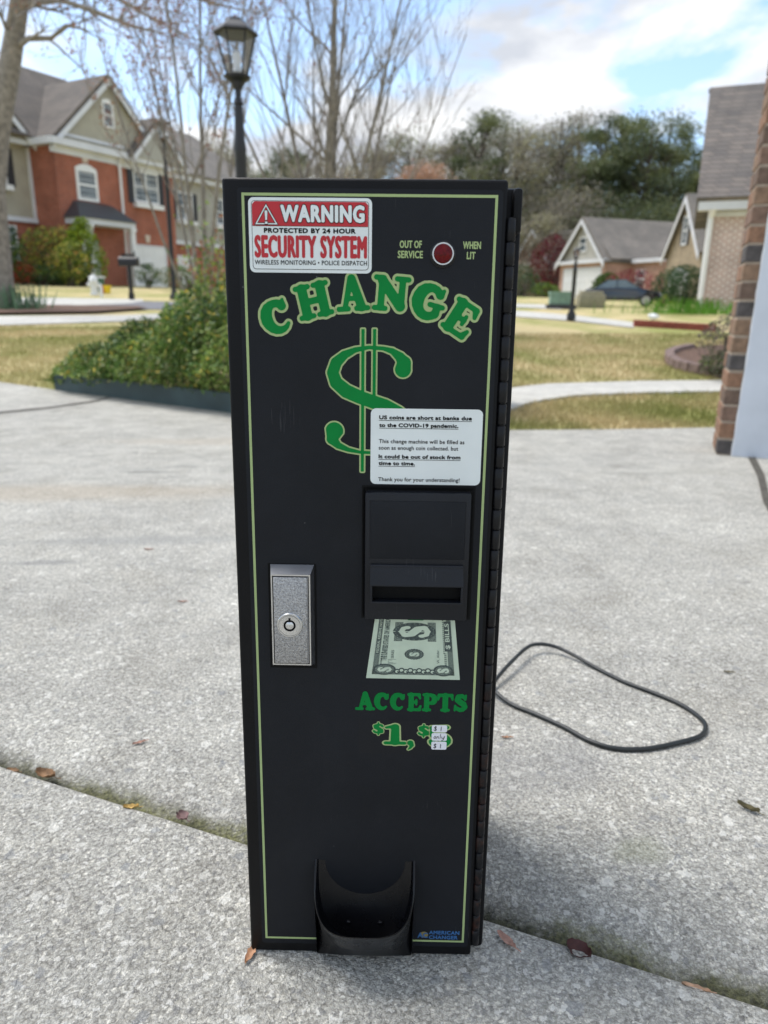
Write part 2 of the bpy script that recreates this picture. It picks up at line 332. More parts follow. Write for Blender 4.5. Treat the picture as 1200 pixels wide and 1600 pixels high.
mulch = mat('mulch', (.13, .075, .05), .95, var=.6, vs=30, bs=40, bstr=.9, bdist=.03)
asphalt = mat('asphalt', (.16, .16, .17), .9, var=.15, vs=30)
# ------------------------------------------------------------------ ground
def drape(name, poly, off, m, splits=None, zfun=None, skirt=0):
    bm = bmesh.new(); bm.faces.new([bm.verts.new((float(x), float(y), 0)) for x, y in poly])
    bmesh.ops.triangulate(bm, faces=bm.faces[:])
    for y in KNOTS: bmesh.ops.bisect_plane(bm, geom=bm.verts[:]+bm.edges[:]+bm.faces[:], plane_co=(0, y, 0), plane_no=(0, 1, 0))
    for (co, no) in (splits or []): bmesh.ops.bisect_plane(bm, geom=bm.verts[:]+bm.edges[:]+bm.faces[:], plane_co=co, plane_no=no)
    bmesh.ops.remove_doubles(bm, verts=bm.verts[:], dist=1e-5)
    for v in bm.verts: v.co.z = gz(v.co.x, v.co.y)+off+(zfun(v.co.x, v.co.y) if zfun else 0)
    if skirt:
        be = [e for e in bm.edges if len(e.link_faces) == 1]; r = bmesh.ops.extrude_edge_only(bm, edges=be)
        for v in [g for g in r['geom'] if isinstance(g, bmesh.types.BMVert)]: v.co.z -= skirt
    return tag(MB().bm(bm).build(name, m), kind='structure')
def pxy(L): return [tuple(G(*q)[:2]) for q in L]
lawn = lawnmat('lawn_grass')
drape('ground', [(-400, -50), (400, -50), (400, 900), (-400, 900)], -.028, lawn, [((x_, 0, 0), (1, 0, 0)) for x_ in list(range(-60, 61, 6))+[-200, -110, 110, 200]])
drv = [(-4.2, 7.15)] + pxy([(0, 597), (85, 609), (220, 624), (358, 644)]) + [(-.6, 5.25), (0.2, 4.95)] + pxy([(797, 672), (950, 671), (1112, 668)]) + [(3.6, 5.02), (5.5, 5.1)]
near = [(-6, JP[1]+(-6-JP[0])*-JN[0]/JN[1]), (5.5, JP[1]+(5.5-JP[0])*-JN[0]/JN[1]), (5.5, -4), (-6, -4)]
farp = [(-6, 7.35)]+drv+[(5.5, near[1][1]), (-6, near[0][1])]
conc = concrete('driveway_concrete', True, 1.48)
def jd(x, y): return (x-JP[0])*JN[0]+(y-JP[1])*JN[1]
def near_z(x, y):
    d = -jd(x, y); return -.004*max(0, 1-d/.008)**2
def far_z(x, y):
    d = jd(x, y); return float(np.interp(d, [0, .006, .03, .07], [-.019, -.017, -.008, 0]))
drape('driveway', near, 0, conc, [((JP[0]-JN[0]*q, JP[1]-JN[1]*q, 0), (JN[0], JN[1], 0)) for q in (.002, .004, .008)], near_z, .03)
drape('driveway', farp, 0, conc, [((JP[0]+JN[0]*q, JP[1]+JN[1]*q, 0), (JN[0], JN[1], 0)) for q in (.006, .018, .03, .05, .07)], far_z, .03)
pathc = concrete('sidewalk_concrete', False, 1.25, False)
drape('path', pxy([(560, 650), (797, 640), (822, 630), (850, 624), (900, 617), (1000, 613), (1115, 611), (1300, 608), (1300, 588), (1115, 594), (1000, 595), (860, 599), (830, 602), (797, 606), (560, 616)]), 0, pathc, skirt=.03)
drape('sidewalk', pxy([(-250, 507), (0, 507), (190, 501), (330, 494), (480, 487), (480, 480), (330, 486), (190, 492), (0, 493), (-250, 495)]), -.01, pathc)
drape('mulch_bed', pxy([(-300, 493), (0, 491), (150, 489), (232, 483), (215, 480), (130, 479), (0, 477), (-300, 470)]), .035, mulch)
drape('road', pxy([(60, 480), (215, 482), (330, 484), (600, 482), (640, 474), (300, 471.5), (225, 470), (200, 473), (130, 476)]), -.012, asphalt)
drape('pavement', pxy([(-250, 470), (40, 477), (130, 476.5), (200, 473.5), (225, 470), (222, 467), (100, 465), (-250, 463)]), -.008, pathc)
drape('garden_path', pxy([(797, 493), (900, 501), (990, 511), (992, 503), (900, 492), (797, 484)]), -.01, pathc)
drape('street', [(4.8, 20.4), (2.4, 22.5), (3.6, 31), (8, 31), (6.2, 25)], -.012, pathc)
drape('mulch_bed', pxy([(1046, 562), (1060, 572), (1100, 580), (1115, 583), (1300, 600), (1300, 540), (1115, 543), (1075, 548), (1050, 554)]), .04, mulch)

dirt = mat('joint_dirt', (.075, .068, .055), .95, var=.4, vs=30)
drape('slab_joint', pxy([(-40, 648), (0, 644), (80, 636), (150, 626), (176, 619), (176, 620.5), (150, 628.5), (80, 638.5), (0, 647), (-40, 651)]), .003, dirt)
drape('slab_joint', pxy([(1168, 715), (1180, 715), (1194, 742), (1202, 775), (1226, 830), (1217, 832), (1192, 785), (1183, 745)]), .003, dirt)

# grass: uncountable short blades on the lawns nearest the driveway
def inpoly(x, y, poly):
    p = np.asarray(poly); c = np.zeros(len(x), bool); j = len(p)-1
    for i in range(len(p)):
        xi, yi = p[i]; xj, yj = p[j]
        with np.errstate(divide='ignore', invalid='ignore'): c ^= ((yi > y) != (yj > y)) & (x < (xj-xi)*(y-yi)/(yj-yi+1e-12)+xi)
        j = i
    return c
def blades(poly, n, h, excl=()):
    p = np.asarray(poly); x = RS.uniform(p[:, 0].min(), p[:, 0].max(), n); y = RS.uniform(p[:, 1].min(), p[:, 1].max(), n)
    k = inpoly(x, y, poly)
    for e in excl: k &= ~inpoly(x, y, e)
    x, y = x[k], y[k]; z = gz(x, y)-.03; n = len(x); a = RS.rand(n)*2*pi; w = .004+.003*RS.rand(n); hh = h*(.5+RS.rand(n)); lx = RS.normal(size=n)*h*.5; ly = RS.normal(size=n)*h*.5
    P0 = np.stack([x-np.cos(a)*w, y-np.sin(a)*w, z], 1); P1 = np.stack([x+np.cos(a)*w, y+np.sin(a)*w, z], 1); P2 = np.stack([x+lx, y+ly, z+hh+.02], 1)
    return np.stack([P0, P1, P2], 1).reshape(-1, 3)
pathpoly = pxy([(560, 650), (797, 640), (822, 630), (850, 624), (900, 617), (1000, 613), (1115, 611), (1300, 608), (1300, 588), (1115, 594), (1000, 595), (860, 599), (830, 602), (797, 606), (560, 616)])
gp = [blades([(-8.5, 13.4)]+[(-4.2, 7.2)]+pxy([(0, 596), (90, 606)])+[(-2.4, 8.3), (-3.5, 14)], 45000, .03),
      blades(pxy([(700, 676), (797, 671), (950, 670), (1112, 667), (1250, 665), (1250, 600), (797, 600)]), 22000, .03, [pathpoly]),
      blades(pxy([(700, 600), (797, 606), (860, 599), (1000, 595), (1115, 593), (1250, 590), (1250, 520), (700, 520)]), 50000, .03, [pathpoly])]
bladem = lawnmat('grass_blades')
_nt = bladem.node_tree; _b = _nt.nodes['Principled BSDF']; _c = _b.inputs['Base Color'].links[0].from_socket; _t = _nt.nodes.new('ShaderNodeBsdfTranslucent'); _m = _nt.nodes.new('ShaderNodeMixShader'); _m.inputs[0].default_value = .45
_nt.links.new(_c, _t.inputs[0]); _nt.links.new(_b.outputs[0], _m.inputs[1]); _nt.links.new(_t.outputs[0], _m.inputs[2]); _nt.links.new(_m.outputs[0], _nt.nodes['Material Output'].inputs[0])
tag(np_mesh('grass', join_np(gp), 3, [bladem]), 'dry straw coloured lawn grass mixed with green beside the driveway', 'grass', kind='stuff')

# ------------------------------------------------------------------ lettering by distance field
def sd_caps(X, Y, chain):
    D = np.full(X.shape, 9.0)
    for (x0, y0, r0), (x1, y1, r1) in zip(chain[:-1], chain[1:]):
        dx, dy = x1-x0, y1-y0; L2 = dx*dx+dy*dy+1e-12; t = np.clip(((X-x0)*dx+(Y-y0)*dy)/L2, 0, 1)
        D = np.minimum(D, np.hypot(X-x0-t*dx, Y-y0-t*dy)-(r0+(r1-r0)*t))
    if len(chain) == 1: x0, y0, r0 = chain[0]; D = np.hypot(X-x0, Y-y0)-r0
    return D
def smin(a, b, k):
    h = np.clip(.5+.5*(b-a)/k, 0, 1); return b*(1-h)+a*h-k*h*(1-h)
def sd_glyph(X, Y, chains, k=.03):
    D = None
    for c in chains:
        if isinstance(c, tuple) and c[0] == 'box':
            _, x0, x1, y0, y1, r = c; qx = np.abs(X-(x0+x1)/2)-(x1-x0)/2+r; qy = np.abs(Y-(y0+y1)/2)-(y1-y0)/2+r
            d = np.hypot(np.maximum(qx, 0), np.maximum(qy, 0))+np.minimum(np.maximum(qx, qy), 0)-r
        else: d = sd_caps(X, Y, c)
        D = d if D is None else smin(D, d, k)
    return D
def contour(D, xs, ys, lev=0.0):
    """polygons (marching squares cells, inside D<lev); returns verts2d, faces"""
    V = []; Fc = []; idx = {}; S = D-lev; ny, nx = S.shape; ins = S < 0
    def gv(i, j):
        k = (i, j)
        if k not in idx: idx[k] = len(V); V.append((xs[j], ys[i]))
        return idx[k]
    def ev(i, j, i2, j2):
        k = (i, j, i2, j2) if (i, j) < (i2, j2) else (i2, j2, i, j)
        if k not in idx:
            a, b = S[k[0], k[1]], S[k[2], k[3]]; t = a/(a-b); idx[k] = len(V)
            V.append((xs[k[1]]+(xs[k[3]]-xs[k[1]])*t, ys[k[0]]+(ys[k[2]]-ys[k[0]])*t))
        return idx[k]
    any_ = ins[:-1, :-1] | ins[1:, :-1] | ins[:-1, 1:] | ins[1:, 1:]
    for i, j in np.argwhere(any_):
        cs = [(i, j), (i, j+1), (i+1, j+1), (i+1, j)]; poly = []
        for a in range(4):
            p, q = cs[a], cs[(a+1) % 4]
            if ins[p]: poly.append(gv(*p))
            if ins[p] != ins[q]: poly.append(ev(*p, *q))
        if len(poly) > 2: Fc.append(tuple(poly))
    return V, Fc
def arc(cx, cy, rx, ry, a0, a1, rads, n=14):
    return [(cx+rx*cos(radians(a0+(a1-a0)*i/n)), cy+ry*sin(radians(a0+(a1-a0)*i/n)), float(np.interp(i/n, np.linspace(0, 1, len(rads)), rads))) for i in range(n+1)]
def sf(x, y, w, r=.065): return [(x-w, y, r), (x+w, y, r)]
GL = {
 'H': [[(.24, .1, .135), (.24, .9, .135)], [(.80, .1, .135), (.80, .9, .135)], [(.24, .5, .085), (.8, .5, .085)], sf(.24, .065, .19), sf(.24, .935, .19), sf(.8, .065, .19), sf(.8, .935, .19)],
 'A': [[(.48, .93, .10), (.24, .12, .075)], [(.52, .92, .13), (.80, .12, .14)], [(.34, .36, .06), (.68, .36, .06)], sf(.18, .065, .17), sf(.82, .065, .2)],
 'N': [[(.22, .1, .09), (.22, .85, .09)], [(.22, .86, .13), (.80, .16, .14)], [(.82, .16, .09), (.82, .9, .085)], sf(.2, .065, .16), sf(.14, .935, .11), sf(.82, .935, .17)],
 'C': [arc(.50, .5, .34, .40, 48, 312, [.11, .10, .16, .17, .13, .09, .045])[0:], [(.74, .74, .12)], [(.80, .72, .05), (.83, .90, .04)]],
 'G': [arc(.50, .5, .34, .40, 50, 318, [.10, .10, .16, .17, .13, .11, .10]), [(.75, .76, .11)], [(.80, .72, .05), (.83, .90, .04)], [(.74, .2, .1), (.76, .40, .10)], sf(.72, .44, .19, .06)],
 'E': [[(.26, .1, .14), (.26, .9, .14)], [(.1, .065, .065), (.78, .065, .07)], [(.1, .935, .065), (.74, .935, .07)], [(.3, .5, .07), (.56, .5, .07)], [(.57, .38, .05), (.57, .62, .05)], [(.76, .1, .09), (.83, .27, .05)], [(.73, .9, .09), (.79, .73, .05)]],
 'P': [[(.26, .1, .14), (.26, .9, .14)], sf(.26, .065, .2), [(.08, .935, .065), (.5, .935, .07)], arc(.52, .68, .22, .22, 90, -90, [.075, .15, .15, .075]), [(.3, .46, .06), (.52, .46, .07)]],
 'T': [[(.45, .1, .145), (.45, .9, .145)], sf(.45, .065, .2), [(.08, .92, .08), (.82, .92, .08)], [(.08, .9, .08), (.03, .68, .045)], [(.82, .9, .08), (.87, .68, .045)]],
 'S': [[(.70, .70, .06), (.68, .80, .09), (.50, .90, .10), (.26, .84, .13), (.21, .68, .14), (.42, .53, .15), (.62, .42, .15), (.70, .27, .14), (.58, .13, .11), (.40, .09, .10), (.16, .20, .10), (.10, .32, .055)], [(.72, .78, .05), (.74, .93, .04)], [(.09, .22, .05), (.08, .06, .04)]],
 '1': [[(.36, .12, .15), (.36, .88, .13)], [(.36, .9, .1), (.08, .84, .055)], [(.06, .075, .075), (.66, .075, .075)]],
 '5': [[(.14, .92, .075), (.62, .94, .085)], [(.16, .9, .07), (.14, .58, .06)], [(.16, .52, .07)]+arc(.38, .32, .25, .24, 115, -150, [.08, .13, .16, .13, .10]), [(.16, .26, .11)]],
 ',': [[(.16, .10, .14), (.22, -.02, .10), (.16, -.16, .06), (.08, -.24, .035)]],
 '$': [[(.66, .70, .08), (.62, .78, .08), (.42, .82, .09), (.22, .72, .12), (.26, .58, .13), (.44, .49, .14), (.60, .38, .13), (.62, .24, .12), (.42, .16, .09), (.22, .20, .08), (.14, .30, .08)], [(.42, .0, .055), (.42, .98, .055)]],
}
def glyph_mesh(ch, fn, lev, res=46):
    xs = np.linspace(-.25, 1.25, int(res*1.5)); ys = np.linspace(-.35, 1.2, int(res*1.55)); X, Y = np.meshgrid(xs, ys)
    V, Fc = contour(sd_glyph(X, Y, GL[ch]), xs, ys, lev); return [fn(*v) for v in V], Fc

def text_raw(s_, bold=0.0, sp=1.0):
    c = bpy.data.curves.new('t', 'FONT'); c.body = s_; c.size = 1; c.offset = bold; c.space_character = sp; c.resolution_u = 3; c.dimensions = '2D'; c.fill_mode = 'FRONT'
    o = bpy.data.objects.new('t', c); COL.objects.link(o); me = bpy.data.meshes.new_from_object(o)
    V = np.array([v.co[:2] for v in me.vertices]) if len(me.vertices) else np.zeros((0, 2)); Fc = [tuple(p.vertices) for p in me.polygons]
    bpy.data.objects.remove(o); bpy.data.curves.remove(c); bpy.data.meshes.remove(me); return V, Fc
CAPH = .729*1.0
_TC = {}
def text_fit(mb, s_, s0, s1, t0, cap, out, L, mi=0, w=0.0, sp=1.0, n=8):
    """write s_ between s0 and s1, baseline t0, capital height cap; w thickens the strokes by w metres on each side"""
    k = (s_, sp)
    if k not in _TC: _TC[k] = text_raw(s_, 0.0, sp)
    if 'H' not in _TC: _TC['H'] = text_raw('H')
    V, Fc = _TC[k]; x0, x1 = V[:, 0].min(), V[:, 0].max(); ch = _TC['H'][0][:, 1].max()
    offs = [(0, 0)] if w == 0 else [(w*cos(2*pi*i/n), w*sin(2*pi*i/n)) for i in range(n)]+[(0, 0)]
    for i, (dx, dy) in enumerate(offs):
        mb.add([L(s0+w+(x-x0)/(x1-x0)*(s1-s0-2*w)+dx, t0+w+y/ch*(cap-2*w)+dy, out+i*.00001) for x, y in V], Fc, mi)

# ------------------------------------------------------------------ the change machine
A_ = np.array([0.9999263, -0.0119619, 0.00207596]); B_ = np.array([-0.00143753, 0.05313543, 0.99858628]); C_ = np.array([-0.11384979, 0.56509663, -0.61981838])
N_ = np.array([-0.0120553, -0.99851566, 0.05311432])
BASE = CAM + C_ + B_*-.0177
def st(px, py, off=0.0):          # photo pixel -> metric position on the door face
    d = ray(px, py); C2 = C_+N_*off; t = (C2@N_)/(d@N_); q = d*t-C2; return float(q@A_), float(q@B_)
mach = empty('change_machine', (0, 0, 0), 0, 'tall narrow black change machine with green lettering standing on the concrete driveway', 'change machine')
mach.matrix_world = Matrix(((A_[0], -N_[0], B_[0], BASE[0]), (A_[1], -N_[1], B_[1], BASE[1]), (A_[2], -N_[2], B_[2], BASE[2]), (0, 0, 0, 1)))
def L(s, t, o=0.0): return (s, -o, t+.0177)
def powder(name, col, rough, bsc, bstr, spec=.5):
    m, nt, b = _new(name); v = coord(nt)
    nt.links.new(ramp(nt, noise(nt, v, 9, 6, .6), [(.3, tuple(c*.8 for c in col)), (.7, tuple(c*1.25 for c in col))]), b.inputs['Base Color'])
    nt.links.new(math(nt, 'ADD', math(nt, 'MULTIPLY', noise(nt, v, 14, 5, .7), .25), rough-.12), b.inputs['Roughness'])
    b.inputs['Specular IOR Level'].default_value = spec
    vo = nt.nodes.new('ShaderNodeTexVoronoi'); vo.inputs['Scale'].default_value = 85; nt.links.new(v, vo.inputs['Vector']); q = nt.nodes.new('ShaderNodeSeparateColor'); nt.links.new(vo.outputs['Color'], q.inputs[0])
    dust = math(nt, 'MULTIPLY', math(nt, 'MULTIPLY', math(nt, 'LESS_THAN', vo.outputs['Distance'], .055), math(nt, 'GREATER_THAN', q.outputs[0], .90)), .5)
    sv = coord(nt, 'Object', (900, 40, 25)); scr = math(nt, 'MULTIPLY', math(nt, 'GREATER_THAN', math(nt, 'MULTIPLY', noise(nt, sv, 1, 2), noise(nt, v, 16, 2)), .445), .10)
    smud = math(nt, 'MULTIPLY', math(nt, 'SUBTRACT', noise(nt, v, 11, 6, .65, .8), .5, True), .06)
    old = b.inputs['Base Color'].links[0].from_socket
    nt.links.new(mixc(nt, math(nt, 'ADD', math(nt, 'ADD', dust, scr), smud, True), old, (.20, .20, .20)), b.inputs['Base Color'])
    bump(nt, b, noise(nt, v, bsc, 2), bstr, .0006); return m
mblack = powder('black_powder_coat', (.0045, .0045, .005), .46, 900, .5, .16)
mdecal = powder('black_faceplate', (.0075, .0088, .0118), .55, 1500, .22, .22)
mplast = powder('black_plastic', (.007, .0082, .0115), .42, 1300, .25, .30)
mgloss = powder('glossy_black_plastic', (.003, .003, .004), .27, 60, .06, .32)
lgreen = mat('pale_green_print', (.36, .45, .20), .5, spec=.2, var=.04, vs=40)
dgreen = mat('green_print', (.001, .195, .036), .5, spec=.15, var=.06, vs=40)
pwhite = mat('printed_white', (.72, .76, .74), .45, var=.04, vs=20)
pred = mat('printed_red', (.46, .012, .02), .45, var=.06, vs=30)
pblack = mat('printed_black', (.008, .008, .008), .6, spec=.08)
chrome = mat('silver_metal', (.62, .62, .61), .28, 1, var=.08, vs=60)
mb = MB(); mb.rbox(-.0135, .2085, .011, .245, .004, .726, .003); mb.build('cabinet', mblack, mach, True)
mb = MB(); mb.rbox(-.0155, .2080, 0, .012, .001, .7292, .0028, seg=3); door = mb.build('door', mblack, mach, True)
mb = MB(); mb.rbox(.2025, .2215, .0125, .03, .0, .7255, .003); mb.rbox(.213, .2205, .004, .02, .69, .7245, .003); mb.build('hinge_post', mblack, mach, True)
# rusted knuckled hinge
m, nt, b = _new('hinge_steel'); v = coord(nt); sp_ = nt.nodes.new('ShaderNodeSeparateXYZ'); nt.links.new(v, sp_.inputs[0])
lowz = math(nt, 'MULTIPLY', math(nt, 'SUBTRACT', .42, sp_.outputs[2]), 1.0, True)
rf = math(nt, 'MULTIPLY', math(nt, 'MULTIPLY', math(nt, 'SUBTRACT', noise(nt, v, 60, 5, .7), .50), 6.0, True), math(nt, 'MULTIPLY', lowz, 1.9, True))
nt.links.new(mixc(nt, rf, (.006, .006, .007), (.075, .025, .013)), b.inputs['Base Color']); b.inputs['Roughness'].default_value = .36; b.inputs['Specular IOR Level'].default_value = .25; bump(nt, b, noise(nt, v, 300, 3), .3, .001); hsteel = m
mb = MB(); kn = 38; kz = .69/kn
for i in range(kn):
    z0 = .012+i*kz; r_ = .0041 if i % 2 else .0044; mb.lathe([(r_-.0009, .0003), (r_, .0012), (r_, kz-.0012), (r_-.0009, kz-.0003)], 14, (.2118 if i % 2 == 0 else .2121, .0045, z0))
mb.tube([(.212, .0045, .012), (.212, .0045, .702)], .0027, 8); mb.build('hinge', hsteel, mach, True, 50)
# faceplate and border line
def rrect(s0, s1, t0, t1, r, n=5):
    P = []
    for cx, cy, a in ((s1-r, t1-r, 0), (s0+r, t1-r, 90), (s0+r, t0+r, 180), (s1-r, t0+r, 270)):
        for i in range(n+1): w = radians(a+90*i/n); P.append((cx+r*cos(w), cy+r*sin(w)))
    return P
def sheet(mb, P, o, mi=0, th=0.0):
    n = len(P)
    if th: mb.prism([(x, y+.0177) for x, y in P], -o, -o+th, mi)
    else: mb.add([L(x, y, o) for x, y in P], [tuple(range(n))], mi)
mb = MB(); sheet(mb, rrect(-.0036, .2043, -.0056, .7037, .003), .0004, 0, .0004); fp = mb.build('faceplate', mdecal, mach)
mb = MB()
def ring(mb, s0, s1, t0, t1, w, o, mi=0):
    V = [L(*q, o) for q in ((s0, t0), (s1, t0), (s1, t1), (s0, t1), (s0+w, t0+w), (s1-w, t0+w), (s1-w, t1-w), (s0+w, t1-w))]
    mb.add(V, [(0, 1, 5, 4), (1, 2, 6, 5), (2, 3, 7, 6), (3, 0, 4, 7)], mi)
ring(mb, 0, .2003, 0, .7, .0021, .00055); mb.build('border_line', lgreen, mach)
# CHANGE
mb = MB()
for ch, px, py, rot, sc in (('C', 434, 495, 24, 51), ('H', 489, 470, 13, 53), ('A', 550, 459, 4, 53), ('N', 611, 459, -4.5, 54), ('G', 671, 472, -15, 53), ('E', 722, 499, -32, 54)):
    cs, ct = st(px, py); k = sc*.00050; w = radians(rot)
    if ch in 'CG': k *= 1.05
    def fn(x, y):
        X = (x-.5)*k*(.88 if ch == 'A' else 1); Y = (y-.5)*k; return (cs+X*cos(w)-Y*sin(w), ct+X*sin(w)+Y*cos(w))
    V, Fc = glyph_mesh(ch, fn, .085); mb.add([L(*q, .00055) for q in V], Fc, 1)
    V, Fc = glyph_mesh(ch, fn, .012); mb.add([L(*q, .0007) for q in V], Fc, 0)
mb.build('change_lettering', [dgreen, lgreen], mach)
# dollar sign (photo drawing coordinates of a 3.53x crop)
def Z(x, y): return st(480+x/3.529, 500+y/3.529)
k_ = .000143
Sc = [(528, 272, 46), (534, 238, 40), (512, 205, 28), (470, 172, 17), (420, 157, 11), (340, 151, 10), (265, 165, 15), (205, 193, 24), (160, 235, 32), (141, 290, 33), (160, 345, 36), (215, 392, 39), (290, 425, 38), (360, 450, 38), (430, 475, 40), (500, 515, 42), (560, 570, 42), (575, 640, 36), (520, 700, 26), (450, 728, 14), (350, 731, 9), (290, 728, 9), (225, 714, 13), (170, 690, 20), (138, 655, 33), (150, 612, 52)]
ch1 = [(*Z(x, y), r*k_) for x, y, r in Sc]
b1, b2 = Z(308, 50), Z(308, 835); b3, b4 = Z(372, 50), Z(372, 835)
bars = [('box', b1[0]-.0013, b1[0]+.0013, b2[1], b1[1], .0002), ('box', b3[0]-.0013, b3[0]+.0013, Z(372, 430)[1], b3[1], .0002)]
xs = np.arange(.058, .145, .00045); ys = np.arange(.474, .606, .00045); X, Y = np.meshgrid(xs, ys); D = sd_glyph(X, Y, [ch1], .0004)
for bb in bars: D = np.minimum(D, sd_glyph(X, Y, [bb], .0004))
mb = MB(); V, Fc = contour(D, xs, ys, .0013); mb.add([L(*q, .00055) for q in V], Fc, 1); V, Fc = contour(D, xs, ys, 0.0); mb.add([L(*q, .0007) for q in V], Fc, 0)
mb.build('dollar_sign', [dgreen, lgreen], mach)
# warning sticker
S0, S1 = .0051, .1022; T0, T1 = .6408, .6967
mb = MB(); sheet(mb, rrect(S0, S1, T0, T1, .0042), .0009, 0, .0004); stk = mb.build('warning_sticker', pwhite, mach)
mb = MB(); sheet(mb, rrect(S0+.0024, S1-.0024, T0+.0024, T1-.0024, .0026), .00105, 1); sheet(mb, rrect(S0+.0028, S1-.0028, T0+.0028, T1-.0028, .0023), .0012, 0)
rt = .6758; P = [(S0+.003, rt), (S1-.003, rt), (S1-.003, T1-.0052), (S1-.0052, T1-.003), (S0+.0052, T1-.003), (S0+.003, T1-.0052)]; sheet(mb, P, .00135, 2)
mb.add([L(S0+.003, rt-.0003, .0014), L(S1-.003, rt-.0003, .0014), L(S1-.003, rt, .0014), L(S0+.003, rt, .0014)], [(0, 1, 2, 3)], 1)
tx, ty, tr = .0192, .6817, .0105
def tri(r_, o, mi): sheet(mb, [(tx+r_*sin(radians(a)), ty+r_*.97*cos(radians(a))) for a in (0, 120, 240)], o, mi)
tri(.0112, .0015, 1); tri(.0102, .00165, 0); tri(.0083, .0018, 1); tri(.0074, .00195, 2)
for o, mi, e in ((.0021, 1, .00035), (.00225, 0, 0)):
    sheet(mb, [(tx-.0007-e, .6798-e), (tx+.0007+e, .6798-e), (tx+.0011+e, .6868+e), (tx-.0011-e, .6868+e)], o, mi); sheet(mb, [(tx-.001-e, .6770-e), (tx+.001+e, .6770-e), (tx+.001+e, .6789+e-.0002), (tx-.001-e, .6789+e-.0002)], o+.00004, mi)
text_fit(mb, 'WARNING', .0297, .0971, .6779, .0140, .0015, L, 1, .00125, 1.12, 12)
text_fit(mb, 'WARNING', .0303, .0965, .6785, .0128, .0017, L, 0, .00075, 1.12)
text_fit(mb, 'PROTECTED BY 24 HOUR', .0170, .0895, .6705, .0037, .0014, L, 1, .00026, 1.10)
text_fit(mb, 'SECURITY SYSTEM', .0092, .0985, .6520, .0168, .0014, L, 2, .00075, 1.12)
text_fit(mb, 'WIRELESS MONITORING • POLICE DISPATCH', .0092, .0985, .6468, .0034, .0014, L, 1, .00006, 1.08)
mb.build('sticker_print', [pwhite, pblack, pred], stk)
# out of service lamp and wording
mb = MB(); 
for q_ in range(2):
  mb = MB()
  for s_, a, b_, t in (('OUT OF', .1242, .1418, .6604), ('SERVICE', .1228, .1428, .6528), ('WHEN', .1742, .1885, .6602), ('LIT', .1775, .1845, .6525))[2*q_:2*q_+2]: text_fit(mb, s_, a, b_, t, .0056, .0006, L, 0, .00022, 1.05)
  mb.build('service_lettering', lgreen, mach)
lc = L(.1585, .6560, 0)
lo = bpy.data.objects; mb = MB(); mb.lathe([(.0105, .0004), (.0105, .0012), (.0098, .0016)], 36, lc, 'y'); lampb = mb.build('indicator_lamp', mgloss, mach, True)
mb = MB(); mb.lathe([(.0090, .001), (.0090, .004), (.0084, .0052), (.0075, .0052), (.0073, .004)], 36, lc, 'y'); mb.build('bezel', chrome, lampb, True)
mb = MB(); mb.lathe([(.0074, .003), (.0074, .0052), (.0066, .0064), (.004, .0072), (.001, .0074)], 36, lc, 'y')
mr, nt, b = _new('red_lens'); nt.links.new(ramp(nt, noise(nt, coord(nt), 500, 2), [(.35, (.075, .0006, .002)), (.65, (.13, .0015, .004))]), b.inputs['Base Color']); b.inputs['Roughness'].default_value = .22; b.inputs['Specular IOR Level'].default_value = .22
mb.build('lens', mr, lampb, True)
# paper notice
mb = MB(); sheet(mb, rrect(.1025, .1960, .4699, .5341, .0045), .0011, 0, .0004); nst = mb.build('paper_notice', pwhite, mach)
mb = MB()
def nline(s_, x0, x1, ytop, ybase, bold, ul=True):      # coordinates of a 5.71x crop at (560,630)
    a = st(560+x0/5.714, 630+ybase/5.714); b_ = st(560+x1/5.714, 630+ybase/5.714); text_fit(mb, s_, a[0], b_[0], a[1], .0033, .0013, L, 0, .00022 if bold else .00007, 1.04)
    if ul:
        x = a[0]-.0001
        mb.add([L(x, a[1]-.0011, .00145), L(b_[0], a[1]-.0011, .00145), L(b_[0], a[1]-.0007, .00145), L(x, a[1]-.0007, .00145)], [(0, 1, 2, 3)], 0)
nline('US coins are short at banks due', 185, 1012, 100, 142, .018); nline('to the COVID-19 pandemic.', 185, 892, 170, 211, .018)
nline('This change machine will be filled as', 183, 945, 315, 354, 0, False); nline('soon as enough coin collected. but', 182, 890, 375, 412, 0, False)
nline('It could be out of stock from', 180, 910, 445, 490, .018); nline('time to time.', 180, 505, 510, 550, .018); nline('Thank you for your understanding!', 177, 902, 650, 692, 0, False)
mb.build('notice_print', pblack, nst)
# bill acceptor
mb = MB(); ring(mb, .0955, .1925, .3475, .4685, .0035, .0006); mb.add([L(.0965, .349, .0006), L(.191, .349, .0006), L(.191, .467, .0006), L(.0965, .467, .0006)], [(0, 1, 2, 3)]); mb.build('acceptor_cutout', pblack, mach)
mb = MB(); mb.rbox(.0985, .1885, -.0095, .001, .3495+.0177, .4640+.0177, .0015); acc = mb.build('bill_acceptor', mplast, mach, True)
mb = MB(); mb.rbox(.1028, .1840, -.0102, -.008, .4062+.0177, .4570+.0177, .0006); mb.build('blank_panel', mdecal, acc, True)
mb = MB(); ring(mb, .1023, .1845, .4057, .4575, .0004, .00965); mb.build('panel_edge', mplast, acc)
